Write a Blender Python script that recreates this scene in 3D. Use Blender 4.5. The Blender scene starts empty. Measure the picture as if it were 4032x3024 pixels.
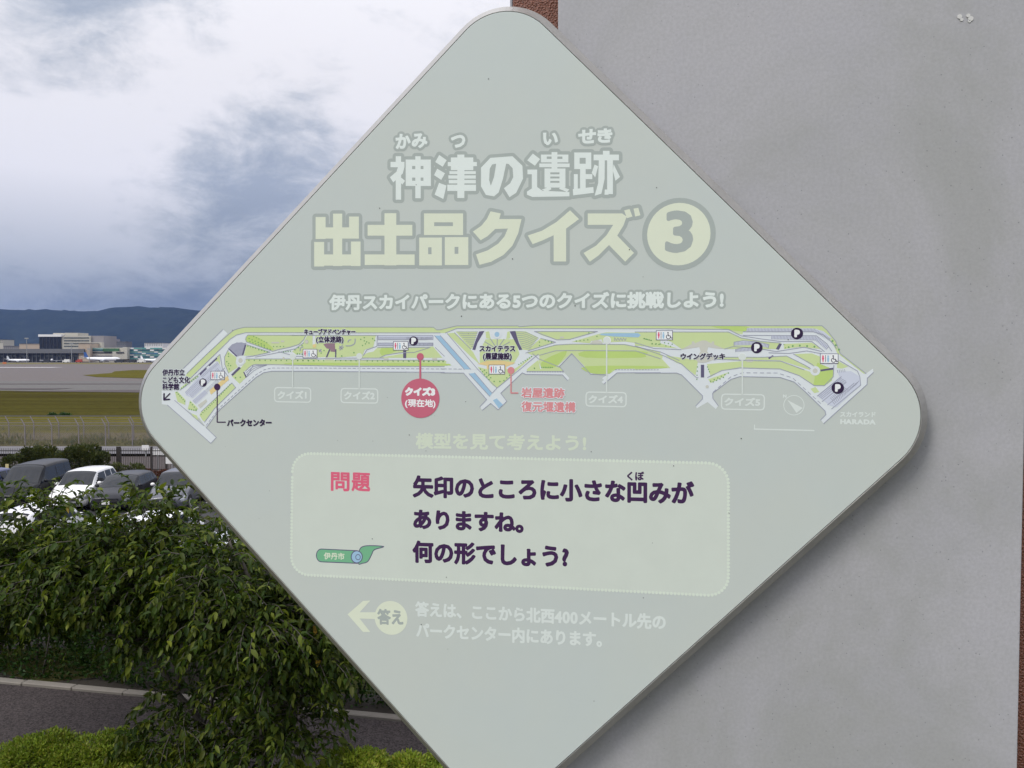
import bpy, bmesh, math, random
import numpy as np
from math import sin, cos, pi, radians, sqrt, atan
from mathutils import Vector, Matrix, Euler
from mathutils.geometry import delaunay_2d_cdt

random.seed(7); rng = np.random.default_rng(7)
scn = bpy.context.scene
COL = scn.collection

# ------------------------------------------------------------------ camera
FPX = 3300.0; CAMZ = 7.0; PITCH = atan(115/3300.0)
cam_d = bpy.data.cameras.new('camera'); cam = bpy.data.objects.new('camera', cam_d); COL.objects.link(cam)
cam.location = (0, 0, CAMZ); cam.rotation_euler = (pi/2-PITCH, 0, 0)
cam_d.sensor_width = 36; cam_d.lens = FPX/4032*36; cam_d.clip_end = 20000; cam_d.clip_start = 0.05
scn.camera = cam
# ------------------------------------------------------------------ colour management
scn.view_settings.view_transform = 'Standard'; scn.view_settings.look = 'None'
scn.view_settings.exposure = 0.37; scn.view_settings.gamma = 1.0; scn.view_settings.use_curve_mapping = False
scn.cycles.use_denoising = True
scn.cycles.max_bounces = 6; scn.cycles.volume_bounces = 0
# ------------------------------------------------------------------ sun (overcast: weak and very soft)
SUN_EL = radians(46); SUN_AZ = radians(222)     # azimuth clockwise from +Y: behind the camera, to its left
sun_d = bpy.data.lights.new('sun', 'SUN'); sun_d.energy = 1.5; sun_d.angle = radians(20); sun_d.color = (1, .965, .91)
sun = bpy.data.objects.new('sun', sun_d); COL.objects.link(sun)
sdir = Vector((sin(SUN_AZ)*cos(SUN_EL), cos(SUN_AZ)*cos(SUN_EL), sin(SUN_EL)))
sun.rotation_euler = sdir.to_track_quat('Z', 'Y').to_euler(); sun.location = (0, -20, 40)

# ------------------------------------------------------------------ node helpers
class NT:
    def __init__(s, tree): s.t = tree; s.n = tree.nodes; s.l = tree.links
    def new(s, typ, **kw):
        n = s.n.new(typ)
        for k, v in kw.items(): setattr(n, k, v)
        return n
    def link(s, a, b): s.l.new(a, b)
    def setin(s, n, i, v):
        if hasattr(v, 'is_output') or isinstance(v, bpy.types.NodeSocket): s.l.new(v, n.inputs[i])
        else: n.inputs[i].default_value = v
    def math(s, op, a, b=0.0, c=0.0, clamp=False):
        n = s.new('ShaderNodeMath', operation=op, use_clamp=clamp)
        s.setin(n, 0, a); s.setin(n, 1, b); s.setin(n, 2, c); return n.outputs[0]
    def vmath(s, op, a, b=(0, 0, 0)):
        n = s.new('ShaderNodeVectorMath', operation=op); s.setin(n, 0, a); s.setin(n, 1, b)
        return n.outputs['Value'] if op == 'DOT_PRODUCT' else n.outputs[0]
    def mix(s, f, a, b, typ='MIX'):
        n = s.new('ShaderNodeMix', data_type='RGBA', blend_type=typ)
        s.setin(n, 0, f)
        for i, v in ((6, a), (7, b)):
            if isinstance(v, tuple) and len(v) == 3: v = (*v, 1)
            s.setin(n, i, v)
        return n.outputs[2]
    def ramp(s, f, stops, interp='LINEAR'):
        n = s.new('ShaderNodeValToRGB'); e = n.color_ramp.elements; n.color_ramp.interpolation = interp
        while len(e) < len(stops): e.new(0.5)
        for k, (p, c) in enumerate(stops):
            e[k].position = p; e[k].color = (*c, 1) if isinstance(c, tuple) else (c, c, c, 1)
        s.setin(n, 0, f); return n.outputs[0]
    def noise(s, vec, scale, detail=4, rough=.55, dist=0.0):
        n = s.new('ShaderNodeTexNoise')
        if vec is not None: s.l.new(vec, n.inputs['Vector'])
        n.inputs['Scale'].default_value = scale; n.inputs['Detail'].default_value = detail
        n.inputs['Roughness'].default_value = rough; n.inputs['Distortion'].default_value = dist
        return n.outputs['Fac']
    def smooth(s, v, a, b, lo=0.0, hi=1.0):
        n = s.new('ShaderNodeMapRange', interpolation_type='SMOOTHSTEP')
        s.setin(n, 0, v); n.inputs[1].default_value = a; n.inputs[2].default_value = b
        n.inputs[3].default_value = lo; n.inputs[4].default_value = hi; return n.outputs[0]

def pix_dir(px, py):
    F = Vector((0, cos(PITCH), -sin(PITCH))); U = Vector((0, sin(PITCH), cos(PITCH)))
    return F + Vector((1, 0, 0))*((px-2016)/FPX) + U*((1512-py)/FPX)
def at(px, py, Y):                      # the point of that line of sight at distance Y
    d = pix_dir(px, py); return Vector((0, 0, CAMZ)) + d*(Y/d.y)
def on_z(px, py, z):
    d = pix_dir(px, py); return Vector((0, 0, CAMZ)) + d*((z-CAMZ)/d.z)

# ------------------------------------------------------------------ world: layered overcast sky over a Nishita sky
world = bpy.data.worlds.new('World'); scn.world = world; world.use_nodes = True
w = NT(world.node_tree); w.n.clear()
sky = w.new('ShaderNodeTexSky', sky_type='NISHITA', sun_disc=False); sky.sun_elevation = SUN_EL; sky.sun_rotation = SUN_AZ
bg1 = w.new('ShaderNodeBackground'); bg1.inputs[1].default_value = 0.1; w.link(sky.outputs[0], bg1.inputs[0])
tc = w.new('ShaderNodeTexCoord').outputs['Generated']
dirn = w.vmath('NORMALIZE', tc)
sx = w.new('ShaderNodeSeparateXYZ'); w.link(dirn, sx.inputs[0])
el = sx.outputs[2]
den = w.math('MAXIMUM', w.math('ADD', el, 0.16), 0.05)
cv = w.new('ShaderNodeCombineXYZ')
w.link(w.math('DIVIDE', sx.outputs[0], den), cv.inputs[0]); w.link(w.math('DIVIDE', sx.outputs[1], den), cv.inputs[1])
cvo = cv.outputs[0]
dst = w.vmath('MULTIPLY', dirn, (2.2, 2.2, 4.6))
n1 = w.noise(w.vmath('ADD', dst, (3.1, 7.7, 0.4)), 2.1, 9, .55, .25)
n2 = w.noise(w.vmath('ADD', dst, (9.4, 1.3, 2)), 5.6, 10, .66, .3)
def blob(px, py, k, amp):
    d = pix_dir(px, py).normalized()
    c = w.math('SUBTRACT', 1.0, w.vmath('DOT_PRODUCT', dirn, tuple(d)))
    return w.math('MULTIPLY', w.math('EXPONENT', w.math('MULTIPLY', c, -k)), amp)
bl = w.math('ADD', blob(760, 830, 190, .13), blob(1130, 520, 300, .20))
bl = w.math('ADD', bl, blob(250, 190, 260, .20)); bl = w.math('ADD', bl, blob(560, 120, 190, .13))
bl = w.math('ADD', bl, blob(1010, 760, 230, .11)); bl = w.math('ADD', bl, blob(180, 560, 130, -.24))
bl = w.math('ADD', bl, blob(1250, 180, 90, -.22)); bl = w.math('ADD', bl, blob(640, 420, 300, -.16))
dd = w.math('ADD', w.math('ADD', w.math('MULTIPLY', n1, .42), w.math('MULTIPLY', n2, .58)), bl)
dark = w.smooth(dd, .41, .74)
ccol = w.ramp(dark, [(0, (.88, .87, .92)), (.3, (.73, .74, .80)), (.65, (.55, .585, .665)), (1, (.40, .45, .55))])
elr = w.ramp(el, [(0, (.40, .455, .55)), (.035, (.325, .385, .465)), (.07, (.385, .44, .515)), (.115, (.61, .65, .705)),
                  (.19, (.93, .94, .97)), (.30, (1, 1, 1)), (.42, (1.12, 1.12, 1.11)), (1, (2.1, 2.09, 2.06))])
ccol = w.mix(1.0, ccol, elr, 'MULTIPLY')
bg2 = w.new('ShaderNodeBackground'); w.link(ccol, bg2.inputs[0]); bg2.inputs[1].default_value = 0.8
ms = w.new('ShaderNodeMixShader'); ms.inputs[0].default_value = .95
w.link(bg1.outputs[0], ms.inputs[1]); w.link(bg2.outputs[0], ms.inputs[2])
wo = w.new('ShaderNodeOutputWorld'); w.link(ms.outputs[0], wo.inputs[0])

# ------------------------------------------------------------------ object helpers
def tag(o, label=None, cat=None, group=None, kind=None):
    if label: o['label'] = label
    if cat: o['category'] = cat
    if group: o['group'] = group
    if kind: o['kind'] = kind
    return o
def empty(name, loc=(0, 0, 0), rotz=0, **kw):
    o = bpy.data.objects.new(name, None); o.empty_display_size = .2; COL.objects.link(o)
    o.location = loc; o.rotation_euler = (0, 0, rotz); return tag(o, **kw)
def mesh(name, verts, faces, mat=None, parent=None, smooth=False, **kw):
    me = bpy.data.meshes.new(name); me.from_pydata([tuple(v) for v in verts], [], faces)
    if smooth: me.polygons.foreach_set('use_smooth', [True]*len(me.polygons))
    me.update()
    return link(name, me, mat, parent, **kw)
def link(name, me, mat=None, parent=None, **kw):
    o = bpy.data.objects.new(name, me); COL.objects.link(o)
    if mat and not me.materials: me.materials.append(mat)
    if parent: o.parent = parent
    return tag(o, **kw)
def copy_tree(o, parent=None):
    c = o.copy(); COL.objects.link(c); c.parent = parent
    for ch in list(o.children): copy_tree(ch, c)
    return c
class MB:                                # collects simple solids into one mesh
    def __init__(s): s.v = []; s.f = []
    def add(s, v, f):
        b = len(s.v); s.v += [tuple(p) for p in v]; s.f += [tuple(b+i for i in q) for q in f]; return s
    def box(s, x0, x1, y0, y1, z0, z1):
        v = [(x, y, z) for z in (z0, z1) for y in (y0, y1) for x in (x0, x1)]
        return s.add(v, [(0, 2, 3, 1), (4, 5, 7, 6), (0, 1, 5, 4), (2, 6, 7, 3), (0, 4, 6, 2), (1, 3, 7, 5)])
    def tube(s, a, b, r0, r1=None, n=6, caps=True):
        a, b = Vector(a), Vector(b); r1 = r0 if r1 is None else r1
        q = (b-a).to_track_quat('Z', 'Y'); v = []
        for p, r in ((a, r0), (b, r1)):
            for k in range(n): v.append(p + q @ Vector((r*cos(2*pi*k/n), r*sin(2*pi*k/n), 0)))
        f = [(k, (k+1) % n, n+(k+1) % n, n+k) for k in range(n)]
        if caps: f += [tuple(range(n-1, -1, -1)), tuple(range(n, 2*n))]
        return s.add(v, f)
    def path(s, pts, rad, n=7):
        pts = [Vector(p) for p in pts]; v = []; f = []
        for i, p in enumerate(pts):
            d = (pts[min(i+1, len(pts)-1)]-pts[max(i-1, 0)])
            q = d.to_track_quat('Z', 'Y')
            for k in range(n): v.append(p + q @ Vector((rad[i]*cos(2*pi*k/n), rad[i]*sin(2*pi*k/n), 0)))
        for i in range(len(pts)-1):
            for k in range(n): f.append((i*n+k, i*n+(k+1) % n, (i+1)*n+(k+1) % n, (i+1)*n+k))
        f += [tuple(range(n-1, -1, -1)), tuple(range((len(pts)-1)*n, len(pts)*n))]
        return s.add(v, f)
    def disc_solid(s, c, axis, r, h, n=20):
        a = Vector(axis).normalized(); c = Vector(c); return s.tube(c-a*h/2, c+a*h/2, r, r, n)
    def build(s, name, mat, parent=None, smooth=False, **kw): return mesh(name, s.v, s.f, mat, parent, smooth, **kw)

# ------------------------------------------------------------------ materials
def srgb(r, g, b):
    f = lambda c: (c/255/12.92) if c <= 10 else ((c/255+.055)/1.055)**2.4
    return (f(r), f(g), f(b))
def mat(name, col, rough=.6, vary=.12, scale=8.0, metal=0.0, spec=.5, bump=0.0, bscale=60, coat=0.0, detail=5):
    m = bpy.data.materials.new(name); m.use_nodes = True; t = NT(m.node_tree)
    b = t.n['Principled BSDF']
    co = t.new('ShaderNodeTexCoord').outputs['Object']
    nz = t.noise(co, scale, detail, .6)
    k = t.math('MULTIPLY_ADD', nz, vary*2, 1-vary)
    kk = t.new('ShaderNodeCombineXYZ')
    for i in range(3): t.link(k, kk.inputs[i])
    t.link(t.mix(1.0, (*col, 1), kk.outputs[0], 'MULTIPLY'), b.inputs['Base Color'])
    b.inputs['Roughness'].default_value = rough; b.inputs['Metallic'].default_value = metal
    b.inputs['Specular IOR Level'].default_value = spec; b.inputs['Coat Weight'].default_value = coat
    b.inputs['Coat Roughness'].default_value = .06
    if bump:
        bn = t.new('ShaderNodeBump'); bn.inputs['Strength'].default_value = bump; bn.inputs['Distance'].default_value = .01
        t.link(t.noise(co, bscale, 6, .6), bn.inputs['Height']); t.link(bn.outputs[0], b.inputs['Normal'])
    return m
HAZE = 0.00006
# ================================================================== TERRAIN AND SETTING
def hz(x, y):                            # height of the park's slope above the car park
    if y < 1.8: return 5.5
    if y < 5.2: t = (y-1.8)/3.4; t = t*t*(3-2*t); return 5.5-2.0*t
    k = 9.6 - .214*(x+5.5)*.6
    if y < k: return 3.5
    if y < k+8: t = (y-k)/8; t = t*t*(3-2*t); return 3.5*(1-t)
    return 0.0
def ground_mat():
    m = bpy.data.materials.new('grass_and_soil'); m.use_nodes = True; t = NT(m.node_tree); b = t.n['Principled BSDF']
    g = t.new('ShaderNodeNewGeometry').outputs['Position']
    n1 = t.noise(g, .06, 6, .65); n2 = t.noise(g, 3.0, 6, .7); n3 = t.noise(g, .9, 5, .6)
    c = t.ramp(t.smooth(n1, .35, .65), [(0, (.05, .045, .02)), (.5, (.07, .06, .028)), (1, (.09, .075, .035))])
    c = t.mix(t.smooth(n3, .4, .7), c, (.04, .05, .018)); c = t.mix(t.math('MULTIPLY', n2, .5), c, (.05, .06, .02))
    t.link(c, b.inputs['Base Color']); b.inputs['Roughness'].default_value = .95; b.inputs['Specular IOR Level'].default_value = 0
    return m
def field_mat(name, a, bcol, dcol, stretch=(.02, .25, 1), sc=1.0):
    m = bpy.data.materials.new(name); m.use_nodes = True; t = NT(m.node_tree); b = t.n['Principled BSDF']
    g = t.new('ShaderNodeNewGeometry').outputs['Position']
    mp = t.new('ShaderNodeMapping'); t.link(g, mp.inputs[0]); mp.inputs['Scale'].default_value = stretch
    n1 = t.noise(mp.outputs[0], 1.0*sc, 6, .62); n2 = t.noise(g, .9, 7, .75)
    c = t.mix(t.smooth(n1, .38, .62), (*a, 1), (*bcol, 1)); c = t.mix(t.math('MULTIPLY', t.smooth(n2, .45, .68), .75), c, (*dcol, 1))
    t.link(c, b.inputs['Base Color']); b.inputs['Roughness'].default_value = .95; b.inputs['Specular IOR Level'].default_value = 0
    return m
def asphalt(name, col, sc=180, amp=.5, stain=.25):
    m = bpy.data.materials.new(name); m.use_nodes = True; t = NT(m.node_tree); b = t.n['Principled BSDF']
    g = t.new('ShaderNodeNewGeometry').outputs['Position']
    v = t.new('ShaderNodeTexVoronoi'); t.link(g, v.inputs['Vector']); v.inputs['Scale'].default_value = sc
    gr = t.new('ShaderNodeSeparateColor'); t.link(v.outputs['Color'], gr.inputs[0])
    k = t.math('MULTIPLY_ADD', gr.outputs[0], amp*2, 1-amp)
    k2 = t.math('MULTIPLY_ADD', t.noise(g, .7, 6, .6), stain*2, 1-stain)
    k = t.math('MULTIPLY', k, k2); kk = t.new('ShaderNodeCombineXYZ')
    for i in range(3): t.link(k, kk.inputs[i])
    t.link(t.mix(1.0, (*col, 1), kk.outputs[0], 'MULTIPLY'), b.inputs['Base Color'])
    b.inputs['Roughness'].default_value = .85; b.inputs['Specular IOR Level'].default_value = .25
    bn = t.new('ShaderNodeBump'); bn.inputs['Strength'].default_value = .5; bn.inputs['Distance'].default_value = .006
    t.link(v.outputs['Distance'], bn.inputs['Height']); t.link(bn.outputs[0], b.inputs['Normal'])
    return m

# ground: one sheet, fine near the camera, coarse to the horizon
ys = [-300, -60, -15, -5] + [i*.35 for i in range(-3, 62)] + [23, 26, 30, 40, 60, 90, 150, 300, 600, 1200, 3000, 8000]
xs = [-8000, -2000, -500, -120, -40, -25, -18] + [i*.5 for i in range(-28, 29)] + [18, 25, 40, 120, 500, 2000, 8000]
V = [(x, y, hz(min(max(x, -14), 14), y) + (.03*sin(x*2.1+y)*cos(y*1.7) if 1.5 < y < 22 and abs(x) < 15 else 0)) for y in ys for x in xs]
nx = len(xs)
Fc = [(j*nx+i, j*nx+i+1, (j+1)*nx+i+1, (j+1)*nx+i) for j in range(len(ys)-1) for i in range(nx-1)]
mesh('ground', V, Fc, ground_mat(), smooth=True, kind='structure')

def sheet(name, pts, z, m, kind='structure', **kw):
    return mesh(name, [(x, y, z) for x, y in pts], [tuple(range(len(pts)))], m, kind=kind, **kw)
def band(y0, y1, x0=0, x1=0):            # pixel rows of the photo -> a strip of flat ground (z 0)
    f = lambda y: CAMZ*FPX/(y-1397.0)
    return f(y1), f(y0)
def pxz(px, Y): return (px-2016)/FPX*Y
# airfield surfaces (distances in metres from the sign)
pave = asphalt('old_concrete', (.125, .108, .102), 4, .12, .22)
pave2 = asphalt('taxiway_asphalt', (.118, .113, .106), 4, .10, .25)
pave_d = asphalt('dark_shoulder', (.075, .06, .06), 4, .15, .25)
f_olive = field_mat('olive_grass', (.052, .045, .013), (.070, .064, .016), (.038, .033, .011))
f_yel = field_mat('dry_yellow_grass', (.086, .079, .017), (.12, .105, .022), (.062, .056, .016))
f_brn = field_mat('dry_verge_grass', (.115, .098, .052), (.09, .088, .038), (.135, .11, .07))
f_far = field_mat('far_runway_grass', (.15, .135, .06), (.19, .165, .095), (.12, .12, .045))
W = 1500
sheet('apron', [(-W, 150), (W, 150), (W, 2200), (-W, 2200)], .03, pave)
sheet('far_grass', [(-W, 620), (W, 620), (W, 735), (-W, 735)], .06, f_far)
sheet('near_taxiway', [(-W, 158), (W, 150), (W, 215), (-W, 225)], .06, pave2)
sheet('taxiway_edge', [(-W, 196), (W, 196), (W, 202), (-W, 202)], .09, pave_d)
sheet('grass_island', [(-146, 285), (-130, 262), (-106, 244), (-60, 234), (400, 225), (400, 385), (-172, 380), (-166, 350), (-152, 318)], .10, f_yel)
sheet('dark_shoulder', [(-95, 157), (-60, 150), (300, 140), (300, 158), (-60, 163), (-80, 162)], .2, pave_d)
sheet('dark_shoulder', [(-200, 169), (-92, 167), (-90, 172), (-200, 178)], .13, pave_d)
pm = mat('runway_paint', (.62, .6, .6), .7, .12, .3)
sheet('runway_marking', [(-400, 455), (-250, 455), (-250, 468), (-400, 468)], .09, pm)
sheet('olive_field', [(-W, 94), (W, 94), (W, 151), (20, 151), (-60, 152), (-95, 160), (-W, 163)], .16, f_olive)
sheet('ditch', [(-W, 95.0), (W, 89.5), (W, 91.3), (-W, 97)], .19, asphalt('wet_ditch', (.03, .028, .018), 4, .2, .4))
sheet('yellow_field', [(-W, 66.5), (W, 66.5), (W, 89.5), (-W, 95.0)], .18, f_yel)
sheet('verge', [(-200, 61.9), (200, 61.9), (200, 73), (-200, 73)], .21, f_brn)
sheet('perimeter_road', [(-200, 57.2), (200, 57.2), (200, 61.9), (-200, 61.9)], .23, asphalt('pale_road', (.16, .155, .165), 20, .12, .12))
sheet('verge', [(-200, 48), (200, 48), (200, 57.2), (-200, 57.2)], .05, asphalt('gravel_strip', (.075, .062, .06), 20, .2, .2))
sheet('car_park', [(-60, 18.6), (60, 18.6), (60, 47), (-60, 47)], .02, asphalt('car_park_asphalt', (.05, .05, .053), 30, .25, .25))
bay = MB()
for k in range(30):
    x = -45+k*2.55
    bay.box(x-.05, x+.05, 36.5, 42, .022, .028); bay.box(x-.05, x+.05, 26, 31, .022, .028)
bay.build('parking_lines', pm, kind='structure')

# footpath with its kerb of separate stones
def kline(x): return 8.72-.211*(x+5.4)
pth = [(-16, kline(-16)-2.3), (14, kline(14)-2.3), (14, kline(14)), (-16, kline(-16))]
sheet('footpath', pth, 3.535, asphalt('brown_asphalt', (.052, .043, .043), 75, .55, .18))
kerb = empty('kerb', (0, 0, 0), kind='structure')
kst = mat('kerb_concrete', (.22, .20, .175), .85, .25, 5, bump=.3)
ang = atan(-.214); L = .6; proto = None
bm = bmesh.new(); bmesh.ops.create_cube(bm, size=1.0); bmesh.ops.scale(bm, vec=(L-.005, .095, .16), verts=bm.verts)
bmesh.ops.bevel(bm, geom=bm.edges[:], offset=.008, segments=1, affect='EDGES')
kme = bpy.data.meshes.new('kerb_stone'); bm.to_mesh(kme); kme.materials.append(kst)
for k in range(42):
    x = -16+k*L*cos(ang)
    o = link('kerb_stone', kme, None, kerb); o.location = (x, kline(x)+.07+random.uniform(-.004, .004), 3.475+random.uniform(-.003, .003))
    o.rotation_euler = (0, 0, ang+random.uniform(-.006, .006))

# hills
def hill(name, Y, ridge, base_y, m, depth, seed):
    r = np.random.default_rng(seed); V = []; F = []
    ridge = sorted(ridge); px = np.array([p[0] for p in ridge]); py = np.array([p[1] for p in ridge])
    cols = 420; rows = 14
    X = np.linspace(-2200, 6000, cols)
    ph = r.uniform(0, 6.28, 12)
    for j in range(rows+1):
        t = j/rows
        for i in range(cols):
            y = np.interp(X[i], px, py)
            h = (1397-y)/FPX*Y + CAMZ
            h += sum(Y*.00035/(k+1)**.7*sin(X[i]*.006*(k+1)*1.7+ph[k]) for k in range(12))
            h += r.normal(0, Y*.00022)
            x = (X[i]-2016)/FPX*Y
            sp = (1-(1-t)**1.8)
            n = sin(X[i]*.02+t*4)*.06+sin(X[i]*.047+t*7+1)*.035
            V.append((x, Y-depth*(1-t)+n*depth*.5, h*max(0, min(1, sp*(1+n*(1-t)*2))) + r.normal(0, Y*.0007)*(t > .02)*(t < 1)))
    for j in range(rows):
        for i in range(cols-1): F.append((j*cols+i, j*cols+i+1, (j+1)*cols+i+1, (j+1)*cols+i))
    b = len(V)
    for i in range(cols): V.append((V[rows*cols+i][0], Y+depth, 0))
    for i in range(cols-1): F.append((rows*cols+i, rows*cols+i+1, b+i+1, b+i))
    return mesh(name, V, F, m, smooth=True, kind='structure')
def forest_mat():
    m = bpy.data.materials.new('forest'); m.use_nodes = True; t = NT(m.node_tree); b = t.n['Principled BSDF']
    g = t.new('ShaderNodeNewGeometry').outputs['Position']
    n1 = t.noise(g, .012, 8, .75); n2 = t.noise(g, .05, 6, .7)
    c = t.mix(t.smooth(n1, .3, .7), (.010, .017, .014, 1), (.024, .034, .022, 1)); c = t.mix(t.smooth(n2, .5, .75), c, (.008, .014, .012, 1))
    t.link(c, b.inputs['Base Color']); b.inputs['Roughness'].default_value = 1; b.inputs['Specular IOR Level'].default_value = 0
    return m
fm = forest_mat()
hill('hills', 4600, [(-2200, 1225), (-400, 1210), (-150, 1216), (0, 1218), (60, 1224), (200, 1224), (330, 1226), (430, 1225), (500, 1215), (555, 1209), (600, 1214), (640, 1217),
     (680, 1213), (740, 1221), (800, 1225), (1000, 1235), (1600, 1215), (2400, 1240), (4000, 1230), (6000, 1250)], 1345, fm, 900, 3)

# ================================================================== AIRPORT BUILDINGS
FARY = 790.0
bw = mat('pale_render', (.44, .42, .36), .8, .08, .05); bg_ = mat('grey_cladding', (.12, .123, .13), .7, .1, .05)
bd = mat('dark_glazing', (.012, .014, .022), .15, .3, .3); bdk = mat('dark_cladding', (.026, .028, .034), .6, .25, .1)
bc = mat('cream_render', (.42, .34, .26), .8, .06, .05); bwin = mat('window_glass', (.10, .11, .11), .2, .3, .3)
bt = mat('turquoise_panel', (.10, .32, .30), .5, .1, .05); btd = mat('deep_teal_panel', (.03, .12, .15), .4, .2, .1)
bwh = mat('white_render', (.70, .70, .70), .8, .05, .05); bgr = mat('green_net', (.04, .12, .05), .8, .3, .2)
bpk = mat('pink_grey_render', (.25, .235, .235), .8, .15, .05); bblu = mat('blue_panel', (.05, .17, .28), .4, .2, .1)
def rect(px0, px1, py0, py1, Y):
    a = at(px0, py1, Y); b = at(px1, py0, Y); return a.x, b.x, a.z, b.z
def bpart(name, par, px0, px1, py0, py1, m, Y=FARY, dy=0, depth=30, **kw):
    x0, x1, z0, z1 = rect(px0, px1, py0, py1, Y)
    return MB().box(x0, x1, Y+dy, Y+dy+depth, max(z0, 0), z1).build(name, m, par, **kw)
# office block
B = empty('office_block', (pxz(250, 800), 800, 0), label='tall pale airport office block with a black glass wall, left of the sign', cat='building'); B0 = B.location.copy()
def sub(par):                            # parts are built in world space; undo the parent's offset
    for c in par.children_recursive:
        if c.parent == par: c.matrix_parent_inverse = par.matrix_basis.inverted()
bpart('glass_wall', B, 158, 242, 1326, 1380, bd, 800, -1, 30)
bpart('roof', B, 155, 245, 1317, 1326, bwh, 800, -2, 34)
bpart('wall', B, 242, 356, 1322, 1380, bw, 800, 0, 30)
bpart('penthouse', B, 200, 247, 1311, 1317.4, bw, 800, 4, 20); bpart('penthouse', B, 247, 298, 1310, 1322, bw, 800, 4, 20)
bpart('annex', B, 356, 404, 1322, 1380, bpk, 800, 2, 26); bpart('annex', B, 352, 406, 1348, 1380, bw, 800, -3, 5)
for k, y in enumerate((1328, 1339, 1350, 1361)):
    for q in range(8):
        bpart('window', B, 252+q*12.6, 252+q*12.6+11.6, y, y+5, bwin, 800, -.25, .4)
for q in range(1, 6): bpart('mullion', B, 158+q*14-.6, 158+q*14+.6, 1327, 1378, bdk, 800, -1.3, .4)
sub(B)
T = empty('terminal', (pxz(180, 790), 790, 0), label='long low grey airport terminal with dark glazed front behind the apron', cat='building')
bpart('roof', T, -400, 356, 1374, 1391, bg_, 790, -12, 42); bpart('wall', T, -398, 354, 1391, 1428, bdk, 790, -8, 35)
for q in range(26):
    bpart('column', T, -60+q*16, -60+q*16+1.6, 1391, 1427, bg_, 790, -9, .8)
    if q % 3: bpart('window', T, -60+q*16+2.4, -60+q*16+15, 1397, 1405, bwin, 790, -8.3, .4)
bpart('sign_board', T, 2, 14, 1394, 1403, bwh, 790, -9.6, .4)
sub(T)
G = empty('turquoise_terminal', (pxz(480, 785), 785, 0), label='turquoise and white striped terminal wing beside the sign edge', cat='building')
bpart('wall', G, 356, 760, 1369, 1428, bw, 785, 0, 30)
for k, (y0, y1, m) in enumerate(((1369, 1374, bt), (1376, 1382, btd), (1384, 1388, bt), (1389.5, 1394, bblu), (1396, 1400, bt), (1402, 1408, btd), (1410, 1415, bt), (1418, 1426, bdk))):
    n = 15
    for q in range(n):
        x = 512+q*16; bpart('panel', G, x, x+15, y0+(q % 3)*.6, y1, m if (q*7+k) % 4 else bwh, 785, -.5-(k % 2)*.2, .6)
for k, (y0, y1, m) in enumerate(((1372, 1375, bt), (1377, 1382, btd), (1387, 1391, bdk), (1399, 1404, bpk), (1408, 1412, bdk))):
    for q in range(6): bpart('panel', G, 358+q*16, 358+q*16+15, y0, y1, m, 785, -.5, .6)
bpart('roof_screen', G, 408, 470, 1372, 1384, bgr, 785, -1.5, 2)
bpart('stair_tower', G, 455, 512, 1384, 1414, bw, 785, -6, 6.5); bpart('stair_tower', G, 495, 512, 1367, 1384, bw, 785, -6, 6.5)
bpart('canopy', G, 470, 500, 1386, 1391, bdk, 785, -6.6, .5)
sub(G)
def far_house(px0, px1, py0, py1, m, label, Y=900, name='far_building', win=True):
    H = empty(name, (pxz((px0+px1)/2, Y), Y, 0), label=label, cat='building')
    bpart('wall', H, px0, px1, py0, 1424, m, Y, 0, 20); bpart('roof', H, px0-.8, px1+.8, py0-1.4, py0, bg_, Y, -.5, 21)
    if win:
        n = max(1, int((px1-px0)/7))
        for r in range(2):
            for q in range(n):
                a = px0+(q+.2)*(px1-px0)/n; bpart('window', H, a, a+(px1-px0)/n*.55, py0+3+r*6, py0+5.5+r*6, bwin, Y, -.2, .3)
    sub(H)
far_house(-60, 12, 1338, 1375, bw, 'pale block at the left picture edge behind the terminal')
far_house(77, 156, 1354, 1375, bc, 'low peach hangar between the left edge and the office block', win=False)
far_house(14, 75, 1363, 1375, bpk, 'lowest grey roof between the left edge and the peach hangar')
far_house(310, 354, 1352, 1375, bc, 'peach hall just right of the office block windows', Y=780, win=False)
far_house(570, 640, 1351, 1372, bwh, 'small bright white building above the turquoise terminal', Y=880)
far_house(420, 452, 1335, 1375, bpk, 'mauve apartment block directly right of the office annex', Y=1500)
far_house(455, 497, 1346, 1375, bg_, 'grey flat-roofed block between the mauve block and the sign', Y=1300)
r_ = random.Random(5)
town = MB()
for k in range(330):
    Y = r_.uniform(1500, 3300); x = pxz(r_.uniform(-300, 900), Y); wd = r_.uniform(8, 26); h = r_.uniform(6, 20)+(Y-1500)*.008
    town.box(x, x+wd, Y, Y+12, 0, h)
town.build('far_town', mat('town_walls', (.36, .34, .35), .9, .5, .02, detail=2), label='pale scatter of far town houses at the foot of the hills', cat='town', kind='stuff')

# light masts
mm = mat('galvanised_steel', (.30, .31, .32), .5, .1, 3, metal=.4)
def mast(px, top, Y, label):
    t = empty('light_mast', (pxz(px, Y), Y, 0), label=label, cat='light mast', group='light masts on the apron')
    z = at(px, top, Y).z
    MB().tube((0, 0, 0), (0, 0, z), .35, .22, 8).build('pole', mm, t); MB().box(-1.6, 1.6, -.4, .4, z-1.1, z).build('lamp_rack', mm, t)
mast(107, 1330, 740, 'tall light mast in front of the peach hangar'); mast(283, 1352, 740, 'light mast in front of the office block windows')
mast(352, 1372, 730, 'short mast beside the blue tail fin')

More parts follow.
